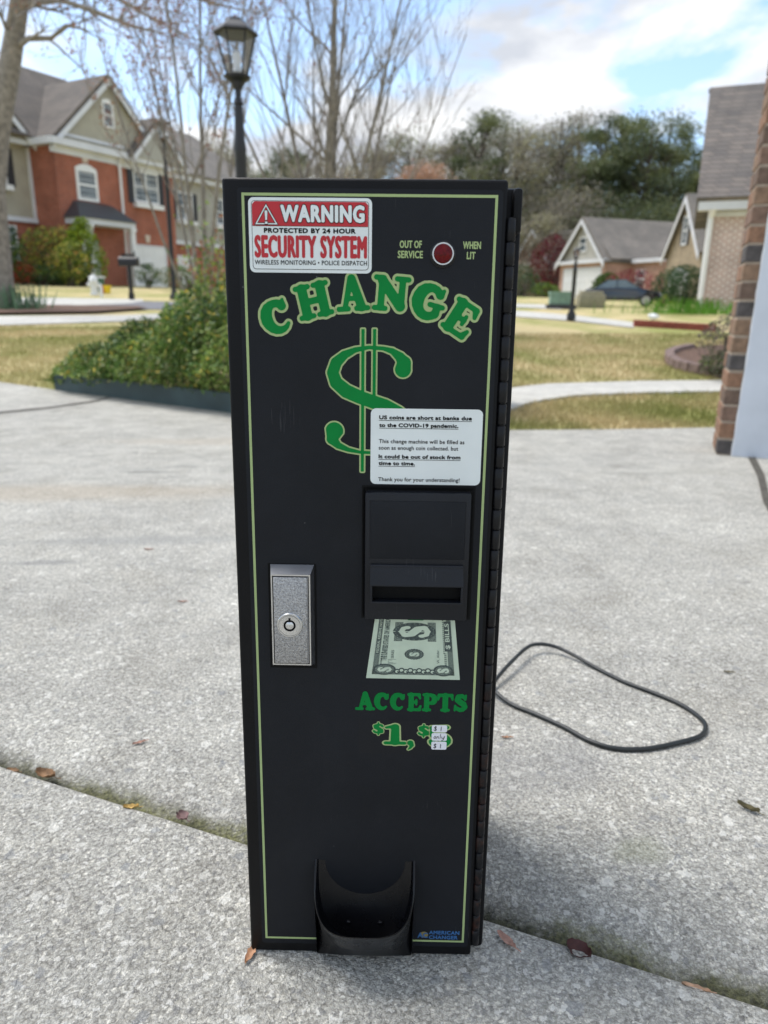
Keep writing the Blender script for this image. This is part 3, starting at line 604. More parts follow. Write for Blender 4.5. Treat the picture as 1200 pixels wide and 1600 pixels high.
# snout: projecting hood over the slot
mb = MB()
def sn(o0, o1, t0, t1, s0=.1035, s1=.1835): mb.add([L(s0, t0, o0), L(s1, t0, o0), L(s1, t1, o1), L(s0, t1, o1)], [(0, 1, 2, 3)])
z_ = .0177
prof = [(.009, .4010), (.0115, .4010), (.0125, .4000), (.0125, .3985), (.0205, .3862), (.0205, .3846), (.0185, .3846), (.009, .3880)]
vs = [(.1035, -o, t+z_) for o, t in prof]+[(.1835, -o, t+z_) for o, t in prof]; n = len(prof)
mb.add(vs, [tuple(range(n)), tuple(range(2*n-1, n-1, -1))]+[(i, i+n, (i+1) % n+n, (i+1) % n) for i in range(n)])
mb.rbox(.1035, .1055, -.0190, -.009, .3695+z_, .3850+z_, .0004); mb.rbox(.1815, .1835, -.0190, -.009, .3695+z_, .3850+z_, .0004); mb.rbox(.1035, .1835, -.0190, -.009, .3680+z_, .3700+z_, .0006)
mb.build('slot_hood', mplast, acc, True)
mb = MB(); mb.box(.1055, .1815, -.0100, -.0096, .3702+z_, .3848+z_); mb.build('bill_slot', pblack, acc)
# lock handle
mb = MB(); mb.rbox(.0125, .0555, -.0006, .0006, .2975+z_, .3975+z_, .0003); mb.build('lock_recess', pblack, mach)
mh, nt, b = _new('hammered_silver'); v = coord(nt); hn = noise(nt, v, 620, 3, .7)
nt.links.new(ramp(nt, hn, [(.3, (.20, .20, .205)), (.7, (.56, .56, .56))]), b.inputs['Base Color']); b.inputs['Metallic'].default_value = .9; b.inputs['Roughness'].default_value = .38; bump(nt, b, hn, .8, .0012)
mb = MB()
O = [(.0150, .3020), (.0535, .3020), (.0535, .3965), (.0150, .3965)]; I = [(.0168, .3035), (.0515, .3035), (.0515, .3878), (.0168, .3878)]
I = [(.0168, .3055), (.0512, .3055), (.0512, .3905), (.0168, .3905)]
V = [L(*q, .0005) for q in O]+[L(*q, .0110) for q in I]; mb.add(V, [(0, 1, 5, 4), (1, 2, 6, 5), (2, 3, 7, 6), (3, 0, 4, 7), (4, 5, 6, 7)])
handle = mb.build('lock_handle', mat('gray_lock_metal', (.33, .34, .36), .32, .9, var=.1, vs=80), mach)
mb = MB(); ring(mb, .0168, .0512, .3055, .3905, .0012, .0112, 0); mb.build('handle_rim', chrome, handle)
mb = MB(); ring(mb, .0180, .0500, .3067, .3893, .0008, .01115, 0); mb.build('handle_groove', pblack, handle)
mb = MB(); mb.rbox(.0190, .0484, -.0126, -.0108, .3076+z_, .3884+z_, .0006); mb.build('handle_plate', mh, handle, True)
cx, ct = .0330, .3445
mb = MB(); c_ = L(cx, ct, .0126); mb.lathe([(.0114, -.001), (.0114, .0008), (.0108, .0016), (.0100, .0016), (.0098, .0009), (.0093, .0009), (.0091, .0018), (.0054, .0018), (.0052, .0006), (.001, .0006)], 40, c_, 'y'); cyl = mb.build('lock_cylinder', chrome, handle, True, 30)
kh = MB(); n = 28; V = []
for r_ in (.0036, .0052): V += [L(cx+r_*cos(2*pi*j/n), ct+r_*sin(2*pi*j/n), .01335) for j in range(n)]
kh.add(V, [(j, (j+1) % n, n+(j+1) % n, n+j) for j in range(n)]); kh.box(cx-.0009, cx+.0009, -.0148, -.0143, ct+.0034+z_, ct+.0070+z_)
kh.build('keyhole', pblack, handle)
mb = MB(); mb.lathe([(.0036, .0), (.0036, .0017), (.0022, .0025), (.0005, .0026)], 20, L(cx, ct, .0126), 'y'); mb.build('lock_core', chrome, handle, True)
# printed bill
bq = [(.1000, .2888), (.1857, .2886), (.1789, .3480), (.1077, .3480)]
def bl(u, v): 
    a = np.array(bq[0])*(1-u)+np.array(bq[1])*u; c = np.array(bq[3])*(1-u)+np.array(bq[2])*u; w = v**.92; q = a*(1-w)+c*w; return (q[0], q[1])
bpaper = mat('banknote_paper', (.50, .585, .455), .55, var=.06, vs=90); bink = mat('banknote_ink', (.045, .065, .06), .55, var=.5, vs=700); bmid = mat('banknote_shading', (.13, .165, .135), .55, var=.75, vs=1400)
mb = MB(); sheet(mb, bq, .00055, 0)
def bpoly(P, mi, o): mb.add([L(*bl(u, v), o) for u, v in P], [tuple(range(len(P)))], mi)
def bell(u, v, ru, rv, mi, o, n=28, wav=0): bpoly([(u+ru*(1+wav*(j % 2))*cos(2*pi*j/n), v+rv*(1+wav*(j % 2))*sin(2*pi*j/n)) for j in range(n)], mi, o)
def brect(u0, u1, v0, v1, mi, o): bpoly([(u0, v0), (u1, v0), (u1, v1), (u0, v1)], mi, o)
brect(.055, .945, .055, .135, 2, .0007); brect(.055, .115, .055, 1, 2, .0007); brect(.885, .945, .055, 1, 2, .0007)
brect(.12, .88, .14, 1, 0, .00085); brect(.065, .105, .38, 1, 1, .00085)
for v_ in np.arange(.30, 1, .022): brect(.133, .203, v_, v_+.006, 2, .00092)
brect(.855, .94, .44, .95, 1, .0010); bell(.185, .135, .125, .085, 1, .0011); bell(.185, .135, .105, .065, 2, .00125); bell(.825, .13, .105, .085, 1, .0011); bell(.825, .13, .088, .065, 2, .00125)
bell(.50, .77, .26, .155, 1, .0010, 30); brect(.26, .36, .60, .93, 2, .0009); brect(.66, .76, .60, .93, 2, .0009); bell(.505, .385, .105, .085, 1, .0010, 44, .08); bell(.505, .385, .07, .055, 2, .0011)
for k_2 in range(9):
    u_ = .325+k_2*.048; bell(u_, .105+.018*(k_2 % 2), .034, .040, 1, .00095+.00002*k_2, 14); bell(u_, .105+.018*(k_2 % 2), .020, .022, 0, .00115, 12); bell(u_+.01, .10, .010, .012, 1, .0012, 8)
for v_ in np.arange(.18, .40, .03): brect(.128, .15, v_, v_+.015, 1, .00096); brect(.845, .872, v_, v_+.018, 2, .00096)
for v_ in np.arange(.40, .97, .035): brect(.838, .852, v_, v_+.02, 2, .00096)
for a_ in range(0, 360, 12): w_ = radians(a_); bell(.505+.088*cos(w_), .385+.070*sin(w_), .008, .007, 2, .00108, 6)
for a_ in range(0, 360, 15): w_ = radians(a_); bell(.50+.235*cos(w_), .77+.138*sin(w_), .010, .009, 2, .00108, 6)
for v_ in np.arange(.17, .30, .012): brect(.215, .215+.05*(1+sin(v_*90)), v_, v_+.005, 2, .00094)
bpoly([(.42, .965), (.60, .965), (.64, 1), (.38, 1)], 3, .0010)
def btxt(s_, u0, u1, v0, v1, mi, o, rot=True, bold=0.01):
    V, Fc = text_raw(s_, bold); 
    if not len(V): return
    x0, y0 = V.min(0); x1, y1 = V.max(0); P = []
    for x, y in V:
        a = (x-x0)/(x1-x0); c = (y-y0)/(y1-y0)
        P.append(bl(u1-(u1-u0)*(c), v0+(v1-v0)*a) if rot else bl(u0+(u1-u0)*a, v0+(v1-v0)*c))
    mb.add([L(*q, o) for q in P], Fc, mi)
def bdol(u, v, ru, rv, o):
    # horizontal dollar sign: S turned a quarter turn with one bar
    chn = [(.66, .70, .09), (.62, .80, .08), (.42, .86, .07), (.22, .74, .11), (.28, .58, .13), (.44, .49, .14), (.60, .40, .13), (.66, .24, .11), (.46, .13, .07), (.24, .18, .08), (.18, .30, .09)]
    xs = np.linspace(0, .9, 50); X, Y = np.meshgrid(xs, xs+.05); D = np.minimum(sd_glyph(X, Y, [chn], .02), sd_glyph(X, Y, [[(.43, -.1, .02), (.43, 1.1, .02)]], .02))
    V, Fc = contour(D, xs, xs+.05, 0); mb.add([L(*bl(u-(y-.5)*2*ru, v+(x-.43)*2*rv), o) for x, y in V], Fc, 0)
bdol(.50, .77, .22, .15, .0012); bdol(.185, .135, .09, .055, .0014); bdol(.825, .13, .075, .055, .0014); bdol(.505, .385, .065, .05, .0013)
brect(.22, .27, .765, .775, 0, .0013)
btxt('FEDERAL RESERVE NOTE', .07, .10, .40, .99, 0, .0010); btxt('THE UNITED STATES OF AMERICA', .137, .197, .27, .99, 1, .0011); btxt('$ BILLS', .865, .925, .48, .92, 0, .0012, True, .02)
btxt('SERIES', .245, .275, .31, .45, 1, .0010); btxt('W. Alder', .76, .79, .24, .46, 1, .0010, True, 0)
mb.build('dollar_bill_picture', [bpaper, bink, bmid, dgreen], mach)
# ACCEPTS
mb = MB(); xs0 = .0905
for i, ch in enumerate('ACCEPTS'):
    w = [.0158, .0150, .0150, .0152, .0152, .0158, .0150][i]
    xo = [.0912, .1078, .1225, .1378, .1520, .1660, .1808][i]
    V, Fc = glyph_mesh(ch, lambda x, y: (xo+x*w, .2568+y*.0175), .02, 40); mb.add([L(*q, .0007) for q in V], Fc, 0)
mb.build('accepts_lettering', dgreen, mach)
mb = MB()
sheet(mb, rrect(.0935, .1922, .2117, .2468, .0015), .0005, 2)
for ch, x0, y0, w, h in (('$', .1055, .2315, .0150, .0125), ('1', .1172, .2215, .0285, .0210), (',', .1385, .2215, .0210, .0190), ('$', .1475, .2300, .0155, .0130), ('5', .1575, .2200, .0285, .0215)):
    V, Fc = glyph_mesh(ch, lambda x, y: (x0+x*w, y0+y*h), .055, 40); mb.add([L(*q, .00062) for q in V], Fc, 1)
    V, Fc = glyph_mesh(ch, lambda x, y: (x0+x*w, y0+y*h), .0, 40); mb.add([L(*q, .00075) for q in V], Fc, 0)
mb.build('price_lettering', [dgreen, lgreen, mat('black_label', (.0095, .0105, .013), .5, spec=.22)], mach)
for i, (t0, t1, word) in enumerate(((.2353, .2425, '$1'), (.2265, .2343, 'only'), (.2173, .2255, '$1'))):
    mb = MB(); sheet(mb, rrect(.1615, .1757, t0, t1, .0016), .0009+.00003*i, 0, .0002); ps = mb.build('handwritten_sticker', mat('sticker_white', (.74, .74, .78), .5, var=.03), mach)
    mb = MB(); h = .0042 if i != 1 else .0040; tb = t0+.0016+(.0006 if i == 1 else 0)
    def st2(P, r_=.00025):
        for a, c in zip(P[:-1], P[1:]): 
            dx, dy = c[0]-a[0], c[1]-a[1]; l = hypot(dx, dy)+1e-9; nx, ny = -dy/l*r_, dx/l*r_; ex, ey = dx/l*r_*.6, dy/l*r_*.6
            mb.add([L(a[0]+nx-ex, a[1]+ny-ey, .0012+.00001*len(mb.f)), L(a[0]-nx-ex, a[1]-ny-ey, .0012+.00001*len(mb.f)), L(c[0]-nx+ex, c[1]-ny+ey, .0012+.00001*len(mb.f)), L(c[0]+nx+ex, c[1]+ny+ey, .0012+.00001*len(mb.f))], [(0, 1, 2, 3)])
    if i != 1:
        o = .1634; W = .0028
        st2([(o+W*a, tb+h*c) for a, c in ((.95, .85), (.6, 1), (.2, .8), (.3, .6), (.8, .42), (.85, .2), (.4, .05), (0, .2))]); st2([(o+W*.5, tb-h*.1), (o+W*.62, tb+h*1.12)]); st2([(.1700, tb), (.1702, tb+h)])
    else:
        def cv(P, o, W): st2([(o+W*a, tb+h*c) for a, c in P], .00022)
        cv([(0, .3), (.3, .6), (.6, .5), (.6, .15), (.3, 0), (0, .1), (0, .3)], .1637, .0028); cv([(0, .0), (.15, .55), (.3, .45), (.55, .6), (.7, .05)], .1662, .0026); cv([(0, .05), (.35, 1.2)], .1693, .0018); cv([(0, .6), (.1, .1), (.5, .1), (.8, .7), (.5, -.2), (.0, -.45)], .1708, .0036)
    mb.build('pen_marks', pblack, ps)
# maker's mark
mb = MB(); lb = mat('logo_blue', (.03, .12, .30), .5); ly = mat('logo_ochre', (.22, .17, .05), .5)
n = 20; c0 = (.1600, .0085)
mb.add([L(c0[0]+.0042*cos(2*pi*j/n), c0[1]+.0036*sin(2*pi*j/n), .00055) for j in range(n)], [tuple(range(n))], 1)
text_fit(mb, 'AC', .1535, .1640, .0048, .0062, .0007, L, 0, .0003); text_fit(mb, 'AMERICAN', .1650, .1955, .0092, .0044, .0006, L, 0, .00022, 1.08); text_fit(mb, 'CHANGER', .1650, .1940, .0035, .0044, .0006, L, 0, .00022, 1.08)
mb.build('maker_mark', [lb, ly], mach)
# coin cup
mb = MB(); n = 28; cxx = .1003
rimF, midF, backB, botF, outS = [], [], [], [], []
def cupring(hw, drop, out, top, n_=2.0):
    R = []
    for i in range(n+1):
        a = pi*i/n; x = -cos(a); x = (1 if x > 0 else -1)*abs(x)**(2/n_); s = abs(sin(a))**(2/n_); R.append(L(cxx+hw*x, top-drop*s, out*s+.0005))
    return R
rows = [cupring(.0392, .0375, .0004, .0935), cupring(.0425, .0560, .006, .0938, 2.3), cupring(.0455, .0770, .016, .0940, 2.8), cupring(.0460, .0760, .030, .0942, 3.2), cupring(.0472, .0485, .0440, .0945, 3.5), cupring(.0482, .0478, .0450, .0948, 3.5), cupring(.0490, .0488, .0447, .0945, 3.5)]
V = [p for R in rows for p in R]; w = n+1
mb.add(V, [(r*w+i, r*w+i+1, (r+1)*w+i+1, (r+1)*w+i) for r in range(len(rows)-1) for i in range(n)])
# outer front apron below the rim
fr_ = rows[-1]; bt = []
for i in range(n+1):
    u = i/n; bx = cxx+(-.0470+.094*u); bt.append((bx, -(.012+.002*sin(pi*u)), .0125))
mb.add(fr_+bt, [(i, i+1, w+i+1, w+i) for i in range(n)])
for sgn, i0 in ((-1, 0), (1, n)):
    half = fr_[:n//2+1] if sgn < 0 else fr_[n//2:][::-1]
    e = cxx+sgn*.0487; mb.add([L(e, .0945, .0005), (e, -.0005, .0105)]+[bt[i0]]+[half[3], half[2], half[1]], [(0, 1, 2, 3, 4, 5)])
cup = mb.build('coin_cup', mgloss, mach, True, 50)
for sx in (-.0158, .0158):
    mb = MB(); mb.lathe([(.0030, -.001), (.0030, .0008), (.0022, .0016), (.0006, .0018)], 14, (cxx+sx, -.0105, .0480), 'y'); mb.build('screw', mgloss, cup, True)
# power cord lying on the slab
CP = [(735, 1110), (760, 1088), (776, 1073), (800, 1048), (828, 1026), (860, 1022), (895, 1032), (935, 1052), (975, 1070), (1020, 1086), (1062, 1104), (1090, 1124), (1101, 1142), (1094, 1156), (1062, 1168), (1010, 1176), (960, 1175), (920, 1163), (880, 1144), (835, 1122), (800, 1108), (775, 1092), (750, 1070), (720, 1050)]
P3 = [G(*q)+np.array([0, 0, .0042]) for q in CP]
P3[2][2] += .010; P3[3][2] += .016; P3[4][2] += .016; P3[5][2] += .012; P3[6][2] += .006; P3[-3][2] += .006; P3[-2][2] += .014; P3[-1][2] += .02
Q = []
for i in range(len(P3)-1):
    p0, p1, p2, p3 = P3[max(i-1, 0)], P3[i], P3[i+1], P3[min(i+2, len(P3)-1)]
    for t in np.linspace(0, 1, 7)[:-1]: Q.append(.5*((2*p1)+(-p0+p2)*t+(2*p0-5*p1+4*p2-p3)*t*t+(-p0+3*p1-3*p2+p3)*t**3))
Mi = np.array(mach.matrix_world.inverted()); Q = [(Mi @ np.array([*q, 1]))[:3] for q in Q]
cordm = mat('black_cord_rubber', (.012, .015, .015), .42, var=.15, vs=60)
mb = MB(); mb.tube(Q, .0037, 12); mb.build('power_cord', cordm, mach, True)

# ------------------------------------------------------------------ garage corner on the right
pc = G(1118, 711); pr = empty('garage_wall', (pc[0], pc[1], pc[2]), radians(-20), 'brown brick garage corner with white painted door trim at right edge', 'garage wall')
brm = [mat('brown_brick_%s' % n_, c, .9, var=.3, vs=25, bs=120, bstr=.5, bdist=.004) for n_, c in (('tan', (.235, .15, .095)), ('orange', (.25, .14, .085)), ('umber', (.15, .10, .072)), ('charcoal', (.085, .075, .07)), ('clay', (.20, .125, .088)))]
mortar = mat('mortar', (.36, .29, .22), .95, var=.15, vs=40, bs=200)
CH = .094; PW = .083; PD = .30
mb = MB(); mb.box(.006, PW-.002, .006, PD-.006, -.06, 4.6, 0); core = mb.build('mortar_core', mortar, pr)
mb = MB(); rr = random.Random(3)
for c in range(-1, 48):
    z0 = c*CH+.006; z1 = z0+CH-.012; off = c % 2
    ys = [(0, .205), (.217, PD)] if off else [(0, .095), (.107, PD)]
    for (y0, y1) in ys:
        k = rr.choice([0, 1, 1, 4, 2, 0, 4, 3]) if y0 == 0 else rr.choice([1, 1, 0, 4]); j = rr.uniform(-.0015, .0015)
        mb.rbox(j, PW-.003+rr.uniform(-.002, .002), y0+(rr.uniform(0, .004) if y0 == 0 else 0), y1, z0+rr.uniform(-.001, .002), z1+rr.uniform(-.002, .001), .006, k, 2)
mb.build('brick_face', brm, pr)
trimm = mat('aged_white_trim', (.62, .66, .72), .5, var=.06, vs=6, bs=30, bstr=.15, bdist=.002)
mb = MB(); mb.rbox(PW, .40, -.012, .10, -.006, 4.6, .004); mb.rbox(.36, .42, -.035, .05, .004, 4.6, .004); mb.build('door_trim', trimm, pr, True)
mb = MB(); mb.tube([(PW-.001, -.004+.004*sin(z*9), z) for z in np.arange(-.01, 4.5, .06)], [.004+.002*sin(z*37) for z in np.arange(-.01, 4.5, .06)], 6); mb.build('caulk_bead', white, pr, True)
mb = MB(); mb.box(PW+.004, 3.2, .10, .30, -.1, 4.6); mb.build('side_wall', mortar, pr)

# ------------------------------------------------------------------ planter and hedge
E0, E1 = G(86, 609)[:2], G(360, 645)[:2]; dv = (E1-E0)/np.linalg.norm(E1-E0); E2 = E1+dv*1.15
tim = mat('dark_green_timber', (.042, .072, .075), .6, var=.25, vs=5, bs=60, bstr=.3)
pl = empty('garden_edging', (E0[0], E0[1], gz(*E0)), atan2(dv[1], dv[0]), 'dark green timber edging board along the front of the hedge bed', 'edging'); ln = float(np.linalg.norm(E2-E0))
def ploc(x, y): return float(gz(E0[0]+dv[0]*x-dv[1]*y, E0[1]+dv[1]*x+dv[0]*y)-gz(*E0))
mb = MB(); xs = np.linspace(0, ln, 12)
for a, c in zip(xs[:-1], xs[1:]):
    za, zc = ploc(a, 0), ploc(c, 0)
    mb.add([(a, 0, za-.05), (c, 0, zc-.05), (c, 0, zc+.15), (a, 0, za+.15), (a, .045, za-.05), (c, .045, zc-.05), (c, .045, zc+.15), (a, .045, za+.15)], [(0, 1, 2, 3), (3, 2, 6, 7), (4, 7, 6, 5)])
mb.add([(0, 0, -.05), (0, .045, -.05), (0, .045, .15), (0, 0, .15)], [(0, 1, 2, 3)]); mb.build('front_board', tim, pl)
mb = MB(); mb.box(0.002, .045, .048, 1.9, -.05, .14); mb.build('side_board', tim, pl)
hm = [foliage('hedge_leaf_green', (.07, .125, .026), .3), foliage('hedge_leaf_dark', (.036, .075, .02), .2), foliage('hedge_leaf_light', (.19, .25, .06), .35), foliage('hedge_leaf_yellow', (.42, .33, .06), .35), foliage('hedge_leaf_olive', (.19, .19, .075), .3)]
hd = empty('hedge', (E0[0], E0[1], gz(*E0)), atan2(dv[1], dv[0]), 'dense evergreen hedge with small glossy leaves spilling over the green edging board', 'hedge')
def hedge_pts(n):
    P = []; x = RS.uniform(-.12, ln+.25, n*2); y = RS.uniform(-.16, 1.9, n*2); u = RS.rand(n*2)
    top = np.interp(x, [-.12, .2, .8, 1.4, 1.9, 2.4, 3.6], [.20, .40, .58, .80, .95, 1.0, 1.0]); top = top*(1+.10*np.sin(x*9+y*5)+.09*np.sin(y*11-x*4)+.05*np.sin(x*31+y*17))
    fr = np.interp(y, [-.16, .0, .18, .5, 1.2, 1.9], [.30, .58, .82, 1, 1, .75]); h = top*fr
    h *= np.interp(x, [-.12, .1], [.5, 1]); z = h*(1-.75*u**2.2)
    k = (z > .05) & ((y > -.02) | (z > .15)) 
    x, y, z = x[k], y[k], z[k]; z += np.array([ploc(a, b) for a, b in zip(x[:1], y[:1])])[0]
    return np.stack([x, y, z-.01], 1)
HP = hedge_pts(40000); HP += RS.normal(size=HP.shape)*.012
lv = leaves(HP, .045, .42, .5); nl = len(HP); hv = np.sin(HP[:, 0]*6)+np.sin(HP[:, 1]*9+2)+RS.normal(size=nl)*1.3
mi = np.where(hv > 1.9, 2, np.where(hv < -1.2, 1, 0)); rnd = RS.rand(nl); mi = np.where(rnd > .965, 3, np.where(rnd > .84, 4, np.where(rnd > .72, 2, mi)))
np_mesh('foliage', lv, 4, hm, mi, hd)
mb = MB()
for i in range(70):
    x, y = random.uniform(.1, ln), random.uniform(.1, 1.5); t = float(np.interp(x, [0, 1.4, 2.5], [.25, .6, .85]))
    mb.tube([(x, y, 0), (x+random.uniform(-.1, .1), y+random.uniform(-.1, .1), t*.5), (x+random.uniform(-.2, .2), y+random.uniform(-.2, .2), t*.85)], [.008, .006, .003], 4)
mb.build('stem', barkd, hd)

# ------------------------------------------------------------------ bushes and trees
def cloud(n, c, r, lumps=9, depth=.35, seed=0, cone=0, flat=0):
    q = np.random.RandomState(seed); d = q.normal(size=(n, 3)); d /= np.linalg.norm(d, axis=1)[:, None]
    if flat: d[:, 2] = np.abs(d[:, 2])
    L_ = q.normal(size=(lumps, 3)); L_ /= np.linalg.norm(L_, axis=1)[:, None]; s = np.zeros(n)
    for l in L_: s = np.maximum(s, np.exp(6*(d@l-1)))
    rad = (.78+.26*s)*(1-depth*q.rand(n)**1.8); P = d*rad[:, None]
    if cone: zz = (P[:, 2]+1)/2; f = np.clip(1.25-zz*cone, .05, 1.2); P[:, 0] *= f; P[:, 1] *= f
    return P*np.array(r)+np.array(c)
def bush(name, px, py, Y, w, h, cols, label, cat='bush', n=1500, leaf=.06, cone=0, group=None, seed=1, aspect=.5, stems=6, depthf=1.0):
    g = at(px, py, Y); z = gz(g[0], Y); o = empty(name, (g[0], Y, z), 0, label, cat, group)
    P = cloud(n, (0, 0, h*.52), (w/2, w/2*depthf, h*.52), 11, .45, seed, cone); V = leaves(P, leaf, aspect); q = np.random.RandomState(seed)
    mi = q.randint(0, len(cols), len(P)); sel = (np.sin(P[:, 0]*7/w+seed)+np.sin(P[:, 2]*8/h)) > .3; mi = np.where(sel, np.minimum(mi, 1), mi)
    np_mesh('foliage', V, 4, cols, mi, o); mb = MB()
    for i in range(stems): mb.tube([(random.uniform(-.1, .1)*w, random.uniform(-.1, .1)*w, -.05), (random.uniform(-.25, .25)*w, random.uniform(-.2, .2)*w, h*.6)], [.03*w, .012*w], 5)
    mb.build('stems', barkd, o); return o
def branch(mb, p, d, length, r, depth, rr, spread=.5, up=.12, kids=(3, 5), tips=None, sides=4, wig=.10, minr=.003):
    n = 5 if depth > 1 else 3; P = [p]; R = [r]; dd = Vector(d).normalized()
    for i in range(n):
        dd = (dd+Vector((rr.uniform(-1, 1), rr.uniform(-1, 1), rr.uniform(-1, 1)))*wig+Vector((0, 0, up*.3))).normalized(); P.append(P[-1]+dd*length/n); R.append(max(minr, r*(1-.72*(i+1)/n)))
    mb.tube(P, R, sides if depth > 0 else 3, cap=False)
    if tips is not None and depth <= 1: tips += [tuple(q) for q in P[1:]]
    if depth <= 0: return
    for k in range(rr.randint(*kids)):
        f = rr.uniform(.25, 1.0); i = min(n-1, int(f*n)); q = P[i].lerp(P[i+1], f*n-i if f < 1 else 1)
        ax = Vector((rr.uniform(-1, 1), rr.uniform(-1, 1), rr.uniform(-.3, .8))).normalized(); nd = (dd*(1-spread)+ax*spread+Vector((0, 0, up))).normalized()
        branch(mb, q, nd, length*rr.uniform(.45, .72), max(minr, R[i]*.6), depth-1, rr, spread, up, kids, tips, sides, wig, minr)
budm = [foliage('red_bud', (.20, .085, .06), .3), foliage('tan_bud', (.24, .15, .09), .3)]
def bare_tree(name, base, label, stems, seed, depth=3, kids=(3, 5), buds=0, budsize=.05, spread=.42, up=.15, bm_=None, minr=.003, group=None, dens=2.6, flo=.25):
    rr = random.Random(seed); o = empty(name, base, 0, label, 'tree', group); tips = []
    tr = MB(); br = MB()
    for (dx, dy, dz, ln_, r) in stems:
        d = Vector((dx, dy, dz)).normalized(); P = [Vector((dx*.12, dy*.12, -.1))]; R = [r*1.25]; n = 9
        for i in range(n):
            d = (d+Vector((rr.uniform(-1, 1), rr.uniform(-1, 1), rr.uniform(-.4, .6)))*.05).normalized(); P.append(P[-1]+d*ln_/n); R.append(max(.006, r*(1-.85*(i+1)/n)))
        tr.tube(P, R, 8, cap=False)
        for k in range(int(ln_*dens)):
            f = rr.uniform(flo, 1); i = min(n-1, int(f*n)); q = P[i].lerp(P[i+1], .5); ax = Vector((rr.uniform(-1, 1), rr.uniform(-1, 1), rr.uniform(.0, 1))).normalized()
            branch(br, q, (d*.55+ax*.6).normalized(), ln_*rr.uniform(.16, .36), R[i]*.5, depth-1, rr, spread, up, kids, tips, 4, .12, minr)
    tr.build('trunk', bm_ or bark, o, True, 80); br.build('branches', bm_ or barkg, o)
    if buds and tips:
        T = np.array(tips); k = RS.randint(0, len(T), buds); P = T[k]+RS.normal(size=(buds, 3))*.04; np_mesh('foliage', leaves(P, budsize, .6), 4, budm, RS.randint(0, 2, buds), o)
    return o
def gp_(px, Y, py=470): q = at(px, py, Y); return (q[0], Y, float(gz(q[0], Y)))
bare_tree('bare_tree', gp_(322, 11.5), 'multi stemmed bare tree with reddish buds rising behind the hedge', [(-.22, .1, 1, 5.4, .034), (-.10, -.1, 1, 5.7, .042), (.02, .1, 1, 5.8, .05), (.10, -.05, 1, 5.6, .042), (-.30, -.2, 1, 5.0, .026), (.17, .2, 1, 5.2, .03), (-.16, .25, 1, 5.4, .032)], 5, 3, (2, 3), 6500, .042, .28, .18, barkp, .0028, None, 2.3, .38)
bare_tree('bare_tree', gp_(512, 15), 'tall leafless tree fanning up directly behind the change machine', [(-.02, 0, 1, 7.8, .115), (.08, .05, 1, 7.4, .065), (.20, -.1, 1, 7.2, .06), (-.24, .1, 1, 7.0, .065), (-.46, -.1, 1, 6.4, .05), (.36, .1, 1, 6.6, .05), (.60, -.05, 1, 5.8, .04), (-.12, .2, 1, 6.6, .045)], 9, 3, (3, 4), 500, .05, .38, .12, bark, .0024, None, 2.7, .26)
def trunk_tree():
    b = gp_(8, 17.5, 478); o = empty('roadside_tree', b, 0, 'leafless tree with thick leaning grey trunk at left edge beside daffodils', 'tree'); rr = random.Random(21)
    pts = [at(4, 482, 17.5), at(0, 400, 17.5), at(-8, 300, 17.5), at(-2, 200, 17.5), at(14, 110, 17.5), at(28, 20, 17.5), at(38, -80, 17.3)]; P = [Vector(tuple(q-np.array(b))) for q in pts]; P[0].z -= .2
    tr = MB(); br = MB(); tips = []; tr.tube(P, [.30, .235, .22, .235, .22, .19, .14], 14)
    def limb(PX, r0, kids=9):
        Q = [Vector(tuple(at(*q)-np.array(b))) for q in PX]; n = len(Q); R = [max(.008, r0*(1-.85*i/(n-1))) for i in range(n)]; br.tube(Q, R, 6, cap=False)
        for k in range(kids):
            i = rr.randint(1, n-1); d = (Q[i]-Q[i-1]).normalized(); ax = Vector((rr.uniform(-.5, 1), rr.uniform(-1, 1), rr.uniform(-.6, .7))).normalized()
            branch(br, Q[i-1].lerp(Q[i], rr.random()), (d*.7+ax*.6).normalized(), rr.uniform(.7, 1.5), R[i]*.55+.004, 2, rr, .45, .02, (2, 4), tips, 4, .16, .0035)
    limb([(28, 72, 17.5), (45, 60, 17.2), (80, 60, 17), (103, 40, 16.8), (125, 44, 16.6), (152, 58, 16.4)], .07, 6)
    limb([(34, 8, 17.5), (60, 3, 17), (95, 0, 16.5), (150, 18, 15.8), (205, 40, 15), (250, 52, 14.4)], .08, 16)
    limb([(36, -20, 17.5), (90, -30, 17), (170, -10, 16), (240, 30, 15), (300, 60, 14.2)], .07, 16)
    limb([(36, -40, 17.5), (120, -60, 17), (230, -30, 15.5), (330, 5, 14.5), (400, 20, 14)], .06, 14)
    limb([(16, 60, 17.5), (4, 30, 17.3), (-20, -10, 17)], .06, 6)
    tr.build('trunk', bark, o, True, 80); br.build('branches', bark, o)
    T = np.array(tips); k = RS.randint(0, len(T), 1500); np_mesh('foliage', leaves(T[k]+RS.normal(size=(1500, 3))*.04, .05, .6), 4, budm, RS.randint(0, 2, 1500), o)
trunk_tree()
bare_tree('sapling', gp_(352, 8.4), 'young crape myrtle with a few green leaves beside the hedge top', [(-.15, 0, 1, 1.25, .016), (.1, .1, 1, 1.2, .014), (-.3, .1, 1, 1.05, .012)], 33, 2, (2, 3), 0)
T = RS.normal(size=(900, 3))*np.array([.16, .16, .26])+np.array([-.10, 0, .95])
np_mesh('foliage', leaves(T, .055, .5), 4, [hm[0], hm[2], foliage('new_leaf_red', (.22, .10, .05), .3)], RS.randint(0, 3, 900), bpy.data.objects['sapling'])

